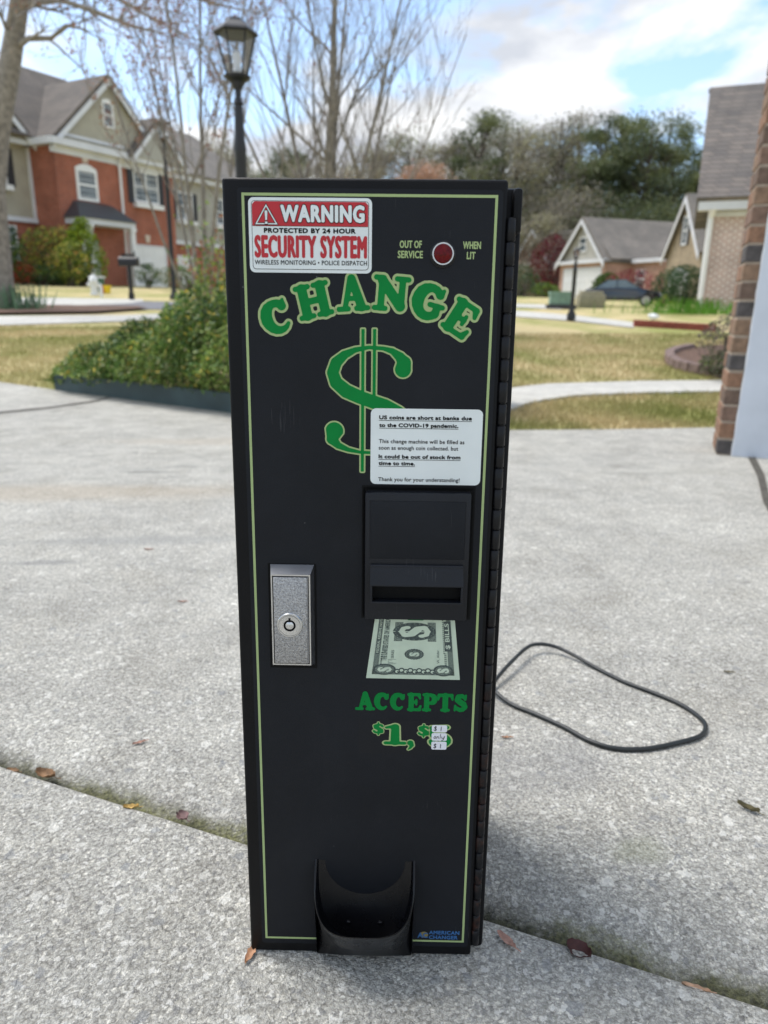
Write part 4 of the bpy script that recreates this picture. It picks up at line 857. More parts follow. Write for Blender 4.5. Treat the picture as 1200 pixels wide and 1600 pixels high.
pine = [foliage('pine_needles', (.085, .105, .045), .3, .3, .3), foliage('pine_needles_dark', (.055, .07, .035), .3, .3, .3), foliage('pine_needles_light', (.13, .145, .06), .3, .3, .3)]
haz = [foliage('spring_haze_twigs', (.21, .19, .14), .35, .25, .3), foliage('spring_leaf_pale', (.22, .21, .12), .35, .25, .3), foliage('twig_gray', (.18, .165, .135), .3, .25, .3)]
orange = [foliage('orange_bud_twigs', (.34, .20, .12), .3, .25, .3), foliage('pink_bud_twigs', (.30, .20, .15), .3, .25, .3)]
def far_tree(name, px, ptop, Y, w, cols, label, seed, clumps=26, crown=.6, n=3600, leaf=.42, group='trees on the skyline', cr=.17, aspect=.35):
    b = gp_(px, Y, 470); top = at(px, ptop, Y)[2]; H = top-b[2]; o = empty(name, b, 0, label, 'tree', group); q = np.random.RandomState(seed); rr = random.Random(seed)
    mb = MB(); lean = rr.uniform(-.03, .03); mb.tube([(0, 0, -.3), (lean*H*.5, 0, H*.5), (lean*H, 0, H*.95)], [.016*H, .011*H, .003*H], 6)
    C = []; 
    for k in range(clumps):
        t = q.rand(); z = H*(1-crown*(1-.06)*(1-t))-cr*w*.4; rad = w*.5*np.clip(1.15-.8*t**1.6, .15, 1); a = q.rand()*2*pi; rd = rad*np.sqrt(q.rand()); c = (lean*z+rd*np.cos(a), rd*np.sin(a), z-.02*rd); C.append(c)
        mb.tube([(lean*z*.85, 0, z*.85 if z < H*.9 else z*.8), (c[0]*.6, c[1]*.6, z*.95), c], [.004*H, .003*H, .001*H], 3, cap=False)
    mb.build('trunk', barkd, o); P = []
    for c in C:
        m_ = n//clumps; r_ = w*cr*(.6+.8*q.rand()); P.append(cloud(m_, c, (r_, r_, r_*.6), 5, .8, q.randint(1 << 20)))
    P = np.concatenate(P); P = P[P[:, 2] < H*1.0]; np_mesh('crown', leaves(P, leaf, aspect), 4, cols, np.repeat(q.randint(0, len(cols), 4000), 1)[:len(P)] if False else (np.arange(len(P))//(n//clumps)*7919 % len(cols)), o)
FT = [('pine_tree', 745, 172, 62, 9, pine, 'dark rounded pine crown just right of the machine top'), ('hazy_tree', 700, 205, 66, 7, haz, 'pale budding tree behind the right corner of the machine'),
      ('hazy_tree', 800, 185, 60, 9, haz, 'broad grey green budding tree right of the machine, left of the pines'), ('hazy_tree', 850, 168, 64, 9, haz, 'tall hazy olive tree rising above the small distant brick house'),
      ('pine_tree', 918, 168, 60, 7, pine, 'left pine of the tall dark pine group above the far garage house'), ('pine_tree', 985, 172, 58, 9, pine, 'largest dark pine in the middle of the group on the skyline'),
      ('pine_tree', 950, 182, 66, 7, pine, 'slim pine between the two largest pines of the skyline group'), ('pine_tree', 1030, 215, 60, 7, pine, 'right hand pine of the group with open sky beside it'),
      ('pine_tree', 1100, 215, 62, 6.5, pine, 'pine showing just left of the steep shingled roof'), ('evergreen_tree', 1040, 305, 52, 11, pine, 'low dark evergreen mass behind the stone gable house'),
      ('evergreen_tree', 960, 300, 54, 12, pine, 'low dark green tree right behind the far garage house roof'), ('hazy_tree', 870, 285, 56, 10, haz, 'low grey brown budding tree behind the far garage house'),
      ('hazy_tree', 828, 330, 50, 6, haz, 'small pale twiggy tree beside the distant small brick house'), ('evergreen_tree', 640, 200, 70, 9, haz+pine, 'rounded brown green crown over the middle of the machine top'),
      ('hazy_tree', 590, 220, 66, 8, haz, 'brown twiggy crown behind the tall leafless fan tree'), ('budding_tree', 650, 250, 58, 8, orange, 'orange budding tree low behind the machine top'),
      ('evergreen_tree', 455, 228, 70, 7, pine, 'low dark evergreen left of the fan tree trunk behind the lamp post'), ('evergreen_tree', 405, 240, 72, 6, pine, 'small dark evergreen just right of the near lamp post'),
      ('hazy_tree', 352, 215, 60, 8, haz, 'grey brown tree between the red house and near lamp post'), ('budding_tree', 560, 250, 62, 8, orange+haz, 'brown orange tree low to the right of the fan tree trunk'),
      ('hazy_tree', 500, 245, 64, 9, haz, 'grey twiggy crown directly behind the fan tree trunk'), ('evergreen_tree', 1075, 250, 66, 5, pine, 'small pine close left of the steep shingled roof edge'),
      ('hazy_tree', 300, 300, 66, 7, haz, 'brownish tree low behind the second townhouse'),
      ('pine_tree', 890, 182, 70, 8, pine, 'left edge pine of the skyline group, fading into the hazy trees'), ('pine_tree', 1010, 178, 68, 9, pine, 'broad pine top behind the gap between largest pine and right hand pine'), ('hazy_tree', 770, 182, 72, 10, haz+pine, 'dense olive tree behind the two hazy trees right of the machine'), ('hazy_tree', 830, 178, 74, 10, haz+pine, 'dense olive brown tree left of the pine group'), ('hazy_tree', 890, 240, 62, 10, haz+pine, 'dense lower tree filling the foot of the pine group')]
for i, (nm, px, pt, Y, w, cols, lab) in enumerate(FT):
    pn = nm == 'pine_tree'; far_tree(nm, px, pt, Y+20, w*(1.35 if pn else 1.55), cols, lab, 100+i, 64 if pn else 100, .82 if pn else .97, 15000 if pn else 17000, .33 if pn else .30, cr=.155 if pn else .17)

# ------------------------------------------------------------------ houses
def house(px, py, Y, head, label, name='house', cat='house', z=None):
    p = at(px, py, Y); h = radians(head); rz = atan2(cos(h), sin(h)); return empty(name, (p[0], p[1], p[2] if z is None else z), rz, label, cat)
def gable(o, x0, x1, y0, y1, ze, zr, roofm, wallm, over=.25, th=.16, front_trim=True, y_apex=None, roofname='roof'):
    """gable with ridge along y: triangle wall in front (y0)"""
    xm = (x0+x1)/2; sl = (zr-ze)/(xm-x0); a = x0-over; b = x1+over; za = ze-sl*over
    mb = MB(); mb.slab([(a, y0-over, za+.02), (xm, y0-over, zr+.02), (xm, y1, zr+.02), (a, y1, za+.02)], -th); mb.slab([(xm, y0-over, zr+.02), (b, y0-over, za+.02), (b, y1, za+.02), (xm, y1, zr+.02)], -th); mb.build(roofname, roofm, o)
    mb = MB(); mb.prism([(x0, ze-.05), (x1, ze-.05), (xm, zr-.12)], y0, y0+.12); mb.build('gable_wall', wallm, o)
    if front_trim:
        mb = MB()
        for (p, q) in (((a, za), (xm, zr)), ((xm, zr), (b, za))): mb.prism([(p[0], p[1]-.30), (q[0], q[1]-.30), (q[0], q[1]+.0), (p[0], p[1]+.0)], y0-over-.05, y0-over+.01)
        mb.build('rake_board', gutterw, o)
def window(o, x0, x1, z0, z1, y, cols=2, grid=(3, 4), sill=True, arch=False, fw=.09, name='window'):
    mb = MB(); mb.box(x0, x0+fw, y-.06, y+.02, z0, z1); mb.box(x1-fw, x1, y-.06, y+.02, z0, z1); mb.box(x0+fw, x1-fw, y-.06, y+.02, z0, z0+fw); mb.box(x0+fw, x1-fw, y-.06, y+.02, z1-fw, z1)
    for i in range(1, cols): xx = x0+(x1-x0)*i/cols; mb.box(xx-fw*.6, xx+fw*.6, y-.055, y+.02, z0+fw, z1-fw)
    zm = (z0+z1)/2; mb.box(x0+fw, x1-fw, y-.05, y+.02, zm-fw*.4, zm+fw*.4)
    if arch:
        n = 10; w = x1-x0; P = [(x0, z1-.001)]+[(x0+w*i/n, z1+.16*w*sin(pi*i/n)+.02) for i in range(n+1)]+[(x1, z1-.001)]; mb.prism(P, y-.058, y+.018)
    f = mb.build(name, white, o)
    g = MB(); g.box(x0+.03, x1-.03, y-.02, y+.0, z0+.03, z1-.03); g.build('pane', glass, f)
    mu = MB(); nx, nz = grid
    for i in range(1, nx*cols): xx = x0+(x1-x0)*i/(nx*cols); mu.box(xx-.012, xx+.012, y-.035, y-.022, z0+fw, z1-fw)
    for i in range(1, nz): zz = z0+(z1-z0)*i/nz; mu.box(x0+fw, x1-fw, y-.0352, y-.0218, zz-.012, zz+.012)
    mu.build('muntin', gutterw, f)
    if sill: s_ = MB(); s_.box(x0-.12, x1+.12, y-.30, y-.002, z0-.30, z0-.06); s_.build('flower_box', white, f)
    return f
def shutters(o, x0, x1, z0, z1, y, w=.38):
    for a in (x0-w-.03, x1+.03):
        mb = MB(); mb.box(a, a+w, y-.05, y-.002, z0, z1)
        for k in range(12): zz = z0+.08+(z1-z0-.16)*k/12; mb.box(a+.05, a+w-.05, y-.065, y-.051, zz, zz+.04)
        mb.build('shutter', shutter, o)
def garage(o, x0, x1, z0, z1, y):
    mb = MB(); mb.box(x0, x1, y-.004, y+.03, z0, z1)
    n = 4
    for k in range(n):
        zz = z0+(z1-z0)*k/n; m_ = max(2, int((x1-x0)/.65))
        for j in range(m_): xx = x0+(x1-x0)*j/m_; mb.box(xx+.06, xx+(x1-x0)/m_-.06, y-.018, y-.004, zz+.08, zz+(z1-z0)/n-.08)
    d = mb.build('garage_door', white, o); t = MB(); t.box(x0-.12, x0-.003, y-.03, y+.01, z0, z1+.12); t.box(x1+.003, x1+.12, y-.03, y+.01, z0, z1+.12); t.box(x0-.003, x1+.003, y-.03, y+.01, z1+.003, z1+.12); t.build('frame', gutterw, d); return d
# --- left townhouse
H = house(207, 446, 42, 28.6, 'red brick and beige siding townhouse with white garage door across the street', 'townhouse')
WT = 6.55
mb = MB(); mb.box(-4.55, -.75, -.4, 9, -.8, WT); mb.box(-.75, 3.55, -.1, 9.02, -.8, WT); mb.build('brick_wall', redbrick, H)
mb = MB(); mb.box(-12, -4.55, 1.5, 8.9, -.8, 2.95); mb.build('brick_wall', redbrick, H)
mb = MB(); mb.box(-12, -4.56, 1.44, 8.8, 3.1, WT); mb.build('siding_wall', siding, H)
mb = MB(); mb.box(-12, -4.58, 1.30, 1.5, 2.88, 3.1); mb.box(-4.72, -4.56, 1.38, 1.44, 3.1, WT-.1); mb.box(-12.4, -4.7, .9, 1.45, WT-.18, WT+.12); mb.box(-5.0, -4.56, -.7, 1.4, WT-.18, WT+.12); mb.box(-4.9, -.45, -.86, -.4, WT-.18, WT+.12); mb.box(-.45, 3.9, -.66, -.1, WT-.18, WT+.12)
mb.box(-4.8, -.6, -.47, -.402, WT-.5, WT-.18); mb.box(-.6, 3.7, -.17, -.102, WT-.5, WT-.18); mb.build('gutter', gutterw, H)
mb = MB(); mb.tube([(-.72, -.86, WT-.1), (-.66, -.5, WT-.45), (-.66, -.48, .0)], .075, 6); mb.build('downspout', white, H)
# main roof: hip with ridge along x
mb = MB(); ze = WT+.1; zr = 11.0; mb.slab([(-12.5, .6, ze), (4.1, .6, ze), (1.1, 5.2, zr), (-12.5, 5.2, zr)], -.12); mb.slab([(-12.5, 9.8, ze), (-12.5, 5.2, zr), (1.1, 5.2, zr), (4.1, 9.8, ze)], -.12); mb.slab([(4.1, .6, ze), (4.1, 9.8, ze), (1.1, 5.2, zr)], -.12); mb.build('roof', roofA, H)
gable(H, -4.55, 2.6, -.4, 4.5, WT+.1, 10.05, roofA, siding, .22)
gable(H, -10.2, -4.9, .9, 4.5, WT+.1, 9.3, roofA, siding, .2)
gable(H, .05, 3.85, -.75, 1.8, WT+.1, 8.65, roofA, siding2, .15)
def tri_trim(x0, x1, z0, zr, y):
    mb = MB(); mb.box(x0, x1, y-.05, y-.002, z0, z0+.12); mb.build('frieze_board', gutterw, H)
tri_trim(-3.9, -.2, WT+.35, 0, -.4); tri_trim(-9.4, -5.6, WT+.35, 0, .9)
window(H, -1.42, -.72, 7.75, 8.95, -.4, 1, (3, 5), False, True)
window(H, -3.45, -2.15, 4.05, 5.55, -.4, 1, (6, 6), False, True, .14)
for P_, y_ in (([(-2.95, 5.85), (-2.65, 5.85), (-2.6, 6.25), (-3.0, 6.25)], -.46), ([(1.15, 2.35), (1.4, 2.35), (1.45, 2.75), (1.1, 2.75)], -.16)): mb = MB(); mb.prism(P_, y_, y_+.058); mb.build('keystone', mat('keystone', (.62, .52, .42), .7), H)
window(H, .55, 2.35, 4.45, 6.05, -.1, 2, (3, 5)); shutters(H, .55, 2.35, 4.35, 6.1, -.1)
window(H, -7.9, -5.95, 4.55, 6.1, 1.44, 2, (3, 5)); shutters(H, -7.9, -5.95, 4.45, 6.15, 1.44)
window(H, -7.9, -5.75, .75, 2.7, 1.5, 2, (3, 5), False)
garage(H, 0, 2.55, -.25, 2.1, -.1)
# porch
mb = MB(); mb.box(-4.35, -.85, -1.55, -.41, 2.85, 3.12); mb.build('porch_beam', gutterw, H)
mb = MB(); mb.add([(-4.45, -1.65, 3.12), (-.75, -1.65, 3.12), (-.75, -.41, 3.12), (-4.45, -.41, 3.12), (-3.7, -.41, 4.0), (-1.5, -.41, 4.0), (-3.7, -.7, 3.9), (-1.5, -.7, 3.9)], [(0, 1, 7, 6), (6, 7, 5, 4), (0, 6, 4, 3), (1, 2, 5, 7), (0, 3, 2, 1)]); mb.build('porch_roof', mat('dark_metal_roof', (.045, .05, .056), .4), H)
for x in (-3.75, -1.0): mb = MB(); mb.box(x-.13, x+.13, -1.5, -1.24, -.3, 2.7); mb.box(x-.18, x+.18, -1.55, -1.19, 2.7, 2.85); mb.box(x-.18, x+.18, -1.55, -1.19, -.3, .12); mb.build('porch_column', white, H)
mb = MB(); mb.box(-3.45, -2.45, -.43, -.402, 0, 2.15); d_ = mb.build('front_door', gutterw, H); mb = MB(); mb.box(-3.2, -2.7, -.445, -.431, 1.1, 1.9); mb.build('pane', glass, d_)
# --- second townhouse behind
H2 = house(270, 462, 50, 28.6, 'second townhouse partly hidden behind bare tree, beige siding over red brick', 'townhouse')
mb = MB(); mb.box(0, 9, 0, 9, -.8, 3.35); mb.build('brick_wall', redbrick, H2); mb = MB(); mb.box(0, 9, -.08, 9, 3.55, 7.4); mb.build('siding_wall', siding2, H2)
mb = MB(); mb.box(-.1, 9.1, -.2, .1, 3.3, 3.55); mb.box(-.3, 9.3, -.55, .1, 7.3, 7.65); mb.build('trim_board', gutterw, H2)
garage(H2, .2, 2.3, -.1, 2.5, 0); window(H2, .8, 2.3, 4.9, 6.6, -.08, 2); window(H2, 4.6, 6.2, 4.9, 6.6, -.08, 2); shutters(H2, .8, 2.3, 4.9, 6.6, -.08)
mb = MB(); mb.slab([(-.4, -.7, 7.6), (9.5, -.7, 7.6), (7.5, 4.5, 11.4), (-.4, 4.5, 11.4)], -.12); mb.slab([(9.5, -.7, 7.6), (9.5, 9.5, 7.6), (7.5, 4.5, 11.4)], -.12); mb.slab([(-.4, 9.6, 7.6), (-.4, 4.5, 11.4), (7.5, 4.5, 11.4), (9.5, 9.6, 7.6)], -.12); mb.build('roof', roofC, H2)
# --- far garage house (right middle)
HB = house(874, 465, 58, 161, 'far single storey house with grey gable, wide white garage door and brick walls', 'garage_house')
mb = MB(); mb.box(-.2, 5.7, 0, 8, -.9, 2.5); mb.build('brick_wall', pinkbrick, HB)
gable(HB, -.2, 5.5, 0, 9, 2.6, 5.45, roofC, siding2, .3)
mb = MB(); mb.box(-.5, 5.8, -.3, .02, 2.38, 2.62); mb.build('frieze_board', gutterw, HB)
garage(HB, .45, 5.1, -.1, 2.0, 0); window(HB, 2.2, 3.1, 3.2, 4.25, 0, 1, (2, 2), False)
mb = MB(); mb.box(5.68, 8.5, 2.2, 16, -.9, 2.45); mb.build('brick_wall', pinkbrick, HB)
mb = MB(); mb.box(5.75, 9.0, 1.9, 2.2, 2.35, 2.6); mb.box(5.72, 6.0, 2.2, 16, 2.45, 2.65); mb.build('gutter', gutterw, HB)
mb = MB(); mb.slab([(5.9, .2, 2.55), (5.9, 15, 2.55), (2.65, 15, 5.3), (2.65, .2, 5.3)], -.1); mb.build('main_roof', roofC, HB)
window(HB, 6.2, 7.2, .7, 1.9, 2.2, 1, (3, 3), False)
# --- small distant brick house
p = at(800, 452, 70); HA = empty('distant_house', (p[0], p[1], float(gz(p[0], 70))), radians(-20), 'small distant brick house with steep gable beside the dark red tree', 'house')
mb = MB(); mb.box(-3, 4.2, 0, 6, -.8, 2.9); mb.build('brick_wall', pinkbrick, HA); gable(HA, -.2, 3.4, -.3, 5, 2.8, 5.9, roofC, pinkbrick, .2); gable(HA, -4.5, .6, -.1, 5, 2.6, 4.9, roofC, siding2, .2); window(HA, 1.0, 2.3, .8, 2.3, -.0, 2, (2, 3), False); 
mb = MB(); mb.slab([(-5, -.1, 2.7), (6, -.1, 2.7), (5, 4, 6.1), (-5, 4, 6.1)], -.1); mb.build('main_roof', roofC, HA)
# --- stone gable house
HC = house(1040, 470, 46, 180, 'tan stone house with steep white trimmed gable and arched garage, behind round bush', 'stone_house')
def sC(v): return v*46/30
mb = MB(); mb.box(-.55, 5.2, 0, 6, -.8, 2.7); mb.build('stone_wall', stone, HC); gable(HC, -.6, 4.4, 0, 6, 2.75, 5.75, roofC, stone, .25)
garage(HC, .35, 2.9, -.1, 1.45, 0); mb = MB(); n = 12; mb.prism([(.35, 1.58)]+[(.35+2.55*i/n, 1.59+.35*sin(pi*i/n)) for i in range(n+1)]+[(2.9, 1.58)], -.03, .01); mb.build('arch', gutterw, HC); window(HC, 1.45, 2.2, 3.1, 4.7, 0, 1, (2, 4), False); shutters(HC, 1.45, 2.2, 3.1, 4.7, 0, .22)
# --- washed brick house with steep roof
k24 = 24/19.8; HD = house(1088, 487, 24, 112, 'washed pink brick house with tall shingled roof and white downspout', 'brick_house'); rz = HD.rotation_euler.z
mb = MB(); mb.box(.05, 8, 0, 4.8, -.6, 3.0); mb.build('brick_wall', palebrick, HD)
mb = MB(); mb.box(-.35, 8.2, -.42, .02, 3.02, 3.28); mb.box(.0, 8.1, -.05, -.003, 2.86, 3.0); mb.build('gutter', gutterw, HD); mb = MB(); mb.tube([(.12, -.36, 3.1), (.06, -.14, 2.8), (.06, -.10, -.1)], .085, 8); mb.build('downspout', white, HD)
mb = MB(); mb.slab([(-.42, -.42, 3.26), (8.2, -.42, 3.26), (8.2, 4.1, 7.35), (-.46, 4.1, 7.35)], -.14); mb.slab([(-.42, 8.6, 3.26), (-.46, 4.1, 7.35), (8.2, 4.1, 7.35), (8.2, 8.6, 3.26)], -.14); mb.build('roof', roofB, HD)
mb = MB(); mb.add([(.05, 0, 3), (.05, 8.2, 3), (.05, 4.1, 7.0), (.2, 0, 3), (.2, 8.2, 3), (.2, 4.1, 7.0)], [(0, 1, 2), (3, 5, 4), (0, 2, 5, 3), (1, 4, 5, 2), (0, 3, 4, 1)]); mb.build('gable_wall', siding, HD)
mb = MB(); mb.box(-.5, 8.25, 4.02, 4.18, 7.32, 7.42); mb.build('ridge_cap', roofA, HD)

# ------------------------------------------------------------------ lamp posts
lampg = mat('lantern_glass', (.86, .88, .90), .05, var=.03); lampg.node_tree.nodes['Principled BSDF'].inputs['Transmission Weight'].default_value = .96; lampg.node_tree.nodes['Principled BSDF'].inputs['IOR'].default_value = 1.05
def lamppost(x, y, zt, s, label, zb=None, rpole=.04):
    zb = float(gz(x, y)) if zb is None else zb; o = empty('lamp_post', (x, y, zb), .2, label, 'lamp post', 'black lantern lamp posts'); Hh = zt-zb
    mb = MB(); top = Hh-.42*s; mb.lathe([(rpole*2.2, 0), (rpole*2.2, .12), (rpole*1.3, .2), (rpole, .3), (rpole, top*.82), (rpole*1.12, top*.83), (rpole*.9, top*.86), (rpole*.72, top-.10*s), (rpole*.95, top-.09*s), (rpole*.5, top-.05*s), (rpole*.5, top)], 12); mb.build('pole', black, o, True)
    la = MB(); la.lathe([(.03*s, top), (.05*s, top+.04*s), (.085*s, top+.06*s), (.095*s, top+.075*s), (.07*s, top+.085*s)], 12); z0 = top+.085*s; z1 = top+.32*s; r0, r1 = .068*s, .125*s
    for k in range(6): w = 2*pi*k/6; la.tube([(r0*cos(w), r0*sin(w), z0), (r1*cos(w), r1*sin(w), z1)], .008*s, 4)
    la.lathe([(r1+.015*s, z1), (r1+.03*s, z1+.012*s), (r1+.015*s, z1+.03*s), (.075*s, z1+.075*s), (.06*s, z1+.095*s), (.0*s+.012, z1+.10*s)], 6); hd_ = la.build('lantern', black, o)
    g = MB(); n = 6; V = [(r*cos(2*pi*k/n), r*sin(2*pi*k/n), z) for r, z in ((r0*.95, z0), (r1*.95, z1)) for k in range(n)]; g.add(V, [(k, (k+1) % n, n+(k+1) % n, n+k) for k in range(n)]); g.build('glass', lampg, hd_)
    g = MB(); g.lathe([(.02*s, z0), (.035*s, z0+.02*s), (.025*s, z0+.05*s), (.028*s, z0+.13*s), (.01*s, z0+.15*s)], 10); g.build('bulb', white, hd_, True); return o
lamppost(-1.045, 5.5, 2.435, 1.0, 'tall black lantern lamp post directly behind the change machine')
lamppost(-6.6, 23, 5.62, 1.55, 'black lantern lamp post in front of the red brick townhouse', rpole=.065)
lamppost(4.13, 16.5, 1.80, .62, 'smaller black lamp post on the right lawn before the far garage house', rpole=.045)

# ------------------------------------------------------------------ small street things
def gpos(px, py, Y=None): 
    q = G(px, py) if Y is None else np.array(gp_(px, Y, py)); return q
q = at(206, 466, 22.5); o = empty('mailbox', (q[0], q[1], float(gz(q[0], 22.5))), 0, 'black mailbox on a post in front of the brick garage', 'mailbox')
mb = MB(); mb.box(-.05, .05, -.05, .05, -.1, .95); mb.box(-.07, .07, -.07, .07, 0, .18); mb.build('post', black, o)
mb = MB(); n = 8; P = [(-.13, .0)]+[(-.13*cos(pi*i/n), .14+.13*sin(pi*i/n)) for i in range(n+1)]+[(.13, .0)]; V = [(-.28, x, z+.95) for x, z in P]+[(.28, x, z+.95) for x, z in P]; k = len(P); mb.add(V, [tuple(range(k)), tuple(range(2*k-1, k-1, -1))]+[(i, i+k, (i+1) % k+k, (i+1) % k) for i in range(k)]); bx = mb.build('box', black, o)
mb = MB(); mb.box(-.2, .2, -.02, .02, 1.22, 1.30); mb.box(.17, .2, -.015, .015, 1.30, 1.38); mb.build('scroll_top', black, bx)
q = at(148, 461, 27); o = empty('fire_hydrant', (q[0], q[1], float(gz(q[0], 27))), .3, 'white fire hydrant on the grass before the red townhouse', 'hydrant')
mb = MB(); mb.lathe([(.17, 0), (.17, .06), (.12, .07), (.12, .42), (.16, .44), (.16, .50), (.14, .56), (.09, .66), (.035, .69), (.035, .75)], 14); mb.build('barrel', white, o, True)
for sgn in (-1, 1): mb = MB(); mb.tube([(sgn*.10, 0, .36), (sgn*.23, 0, .36)], .055, 8); mb.build('nozzle', white, o)
q = at(154, 460, 25.5); o = empty('marker_post', (q[0]+.1, q[1], float(gz(q[0], 25.5))), 0, 'short white marker post just right of the fire hydrant', 'post'); mb = MB(); mb.lathe([(.055, -.1), (.055, .33), (.02, .40)], 8); mb.build('post', white, o, True)
q = at(153, 454, 30); o = empty('garden_bin', (q[0], q[1], float(gz(q[0], 30))), .2, 'small dark green bin beside the townhouse porch', 'bin'); mb = MB(); mb.prism([(-.2, 0), (.2, 0), (.26, .5), (-.26, .5)], -.22, .22); mb.build('tub', mat('bin_green', (.02, .10, .055), .5), o); mb = MB(); mb.box(-.28, .28, -.25, .25, .5, .58); mb.build('lid', gutterw, o)
for px, py, col, lab, nm, cn in ((161, 453, (.5, .14, .03), 'small orange flower pot near the townhouse porch', 'flower_pot', 'terracotta_orange'), (168, 457, (.75, .55, .02), 'small yellow watering toy on the grass near the porch', 'garden_toy', 'bright_yellow')):
    q = at(px, py, 28.5); o = empty(nm, (q[0], q[1], float(gz(q[0], 28.5))), 0, lab, 'pot' if nm == 'flower_pot' else 'toy'); mb = MB(); mb.lathe([(.10, 0), (.15, .24), (.17, .25), (.17, .30), (.13, .30)], 12); mb.build('body', mat(cn, col, .5), o)
# transformer cabinet
q = at(876, 478, 21); o = empty('utility_cabinet', (q[0], q[1], float(gz(q[0], 21))), radians(-6), 'pale green metal utility cabinet on the far right lawn', 'utility box')
mb = MB(); mb.rbox(-.33, .33, -.2, .2, .08, .38, .02); mb.prism([(-.35, .38), (.35, .38), (.33, .43), (-.33, .43)], -.22, .22); cab = mb.build('cabinet', mat('pale_green_metal', (.22, .34, .26), .5), o)
mb = MB(); 
for k in range(4): mb.box(-.28, .28, -.212, -.2, .13+.06*k, .15+.06*k)
mb.build('louvre', mat('green_louvre', (.15, .25, .19), .5), cab); mb = MB(); mb.box(-.4, .4, -.26, .26, -.05, .08); mb.build('base', mat('dark_base', (.05, .05, .05), .8), o)
q = at(922, 476, 24); o = empty('utility_pedestal', (q[0], q[1], float(gz(q[0], 24))), 0, 'low tan utility box in front of the parked dark car', 'utility box'); mb = MB(); mb.rbox(-.42, .42, -.25, .25, -.05, .40, .03); mb.rbox(-.36, .36, -.2, .2, .36, .50, .04); mb.build('cabinet', mat('tan_metal', (.27, .24, .155), .6), o, True)
# car
q = at(972, 470, 33); cz = float(gz(q[0], 33)); car = empty('parked_car', (q[0], 33, cz), radians(-20), 'dark sedan parked side on in front of the far garage house', 'car'); car.scale = (.93, .93, .9)
cp = mat('dark_car_paint', (.012, .016, .02), .18, coat=1.0)
sec = [(-1.75, .42, .62, .70), (-1.68, .30, .78, .76), (-1.2, .28, .86, .80), (-.3, .27, .88, .82), (.6, .27, .86, .82), (1.2, .28, .80, .80), (1.6, .30, .70, .74), (1.74, .40, .58, .64)]
mb = MB(); V = []
for x, zb, zt, hw in sec: V += [(x, -hw, zb), (x, -hw*1.02, (zb+zt)/2), (x, -hw*.93, zt), (x, hw*.93, zt), (x, hw*1.02, (zb+zt)/2), (x, hw, zb)]
k = 6; mb.add(V, [(i*k+j, i*k+(j+1) % k, (i+1)*k+(j+1) % k, (i+1)*k+j) for i in range(len(sec)-1) for j in range(k)]+[tuple(range(k)), tuple(range(len(V)-1, len(V)-k-1, -1))]); mb.build('body', cp, car, True, 50)
mb = MB(); sec2 = [(-1.30, .84, .72), (-.75, 1.20, .58), (.15, 1.24, .58), (.85, .84, .70)]; V = []
for x, zt, hw in sec2: V += [(x, -.74, .82), (x, -hw, zt), (x, hw, zt), (x, .74, .82)]
mb.add(V, [(i*4+j, i*4+(j+1) % 4, (i+1)*4+(j+1) % 4, (i+1)*4+j) for i in range(3) for j in range(4)]+[(0, 1, 2, 3), (15, 14, 13, 12)]); cabn = mb.build('cabin_glass', mat('car_glass', (.12, .16, .18), .06), car)
mb = MB(); mb.slab([(-.72, -.57, 1.215), (.12, -.57, 1.255), (.12, .57, 1.255), (-.72, .57, 1.215)], -.02)
for x0, x1 in ((-1.25, -.74), (.83, .14)):
    for s_ in (-1, 1): mb.tube([(x0, s_*.72, .86), (x1, s_*.58, 1.22)], .025, 4)
for s_ in (-1, 1): mb.tube([(-.28, s_*.74, .86), (-.28, s_*.59, 1.23)], .025, 4)
mb.build('roof_frame', cp, car)
tyre = mat('tyre_rubber', (.015, .015, .015), .8); rimm = mat('wheel_rim', (.45, .45, .46), .3, .8)
for x in (-1.08, 1.08):
    for s_ in (-1, 1):
        mb = MB(); mb.lathe([(.20, -.09), (.29, -.08), (.30, 0), (.29, .08), (.20, .09)], 20, (x, s_*.74, .30), 'y'); wh = mb.build('wheel', tyre, car, True); mb = MB(); mb.lathe([(.19, -.095), (.17, -.07), (.05, -.10), (.05, .10), (.17, .07), (.19, .095)], 12, (x, s_*.74, .30), 'y'); mb.build('rim', rimm, wh)
for s_ in (-1, 1): mb = MB(); mb.rbox(1.62, 1.73, s_*.5-.13, s_*.5+.13, .52, .62, .02); mb.build('headlight', gutterw, car)
# red brick edging on the right lawn, stone ring
rb = mat('red_edging_brick', (.30, .085, .06), .9, var=.25, vs=12)
a0, a1 = G(990, 508), G(1120, 516); o = empty('brick_edging', (a0[0], a0[1], a0[2]), 0, 'low red brick edging beyond the right lawn', 'edging'); mb = MB(); dv2 = a1-a0; n = 22
for i in range(n):
    p = dv2*i/n; z = float(gz(a0[0]+p[0], a0[1]+p[1])-a0[2]); mb.rbox(p[0], p[0]+dv2[0]/n-.012, p[1]-.05, p[1]+.05, z-.05, z+.11, .008, 0, 1)
mb.build('brick_course', rb, o)
ring_px = [(1300, 603), (1200, 594), (1115, 585), (1080, 579), (1058, 573), (1046, 565), (1045, 558), (1056, 552), (1080, 547)]; RP = [G(*q) for q in ring_px]; o = empty('bed_border', tuple(RP[2]), 0, 'curved border of brownish paver stones round the mulch bed at right', 'edging')
pv = mat('paver_stone', (.20, .14, .12), .9, var=.3, vs=14); mb = MB()
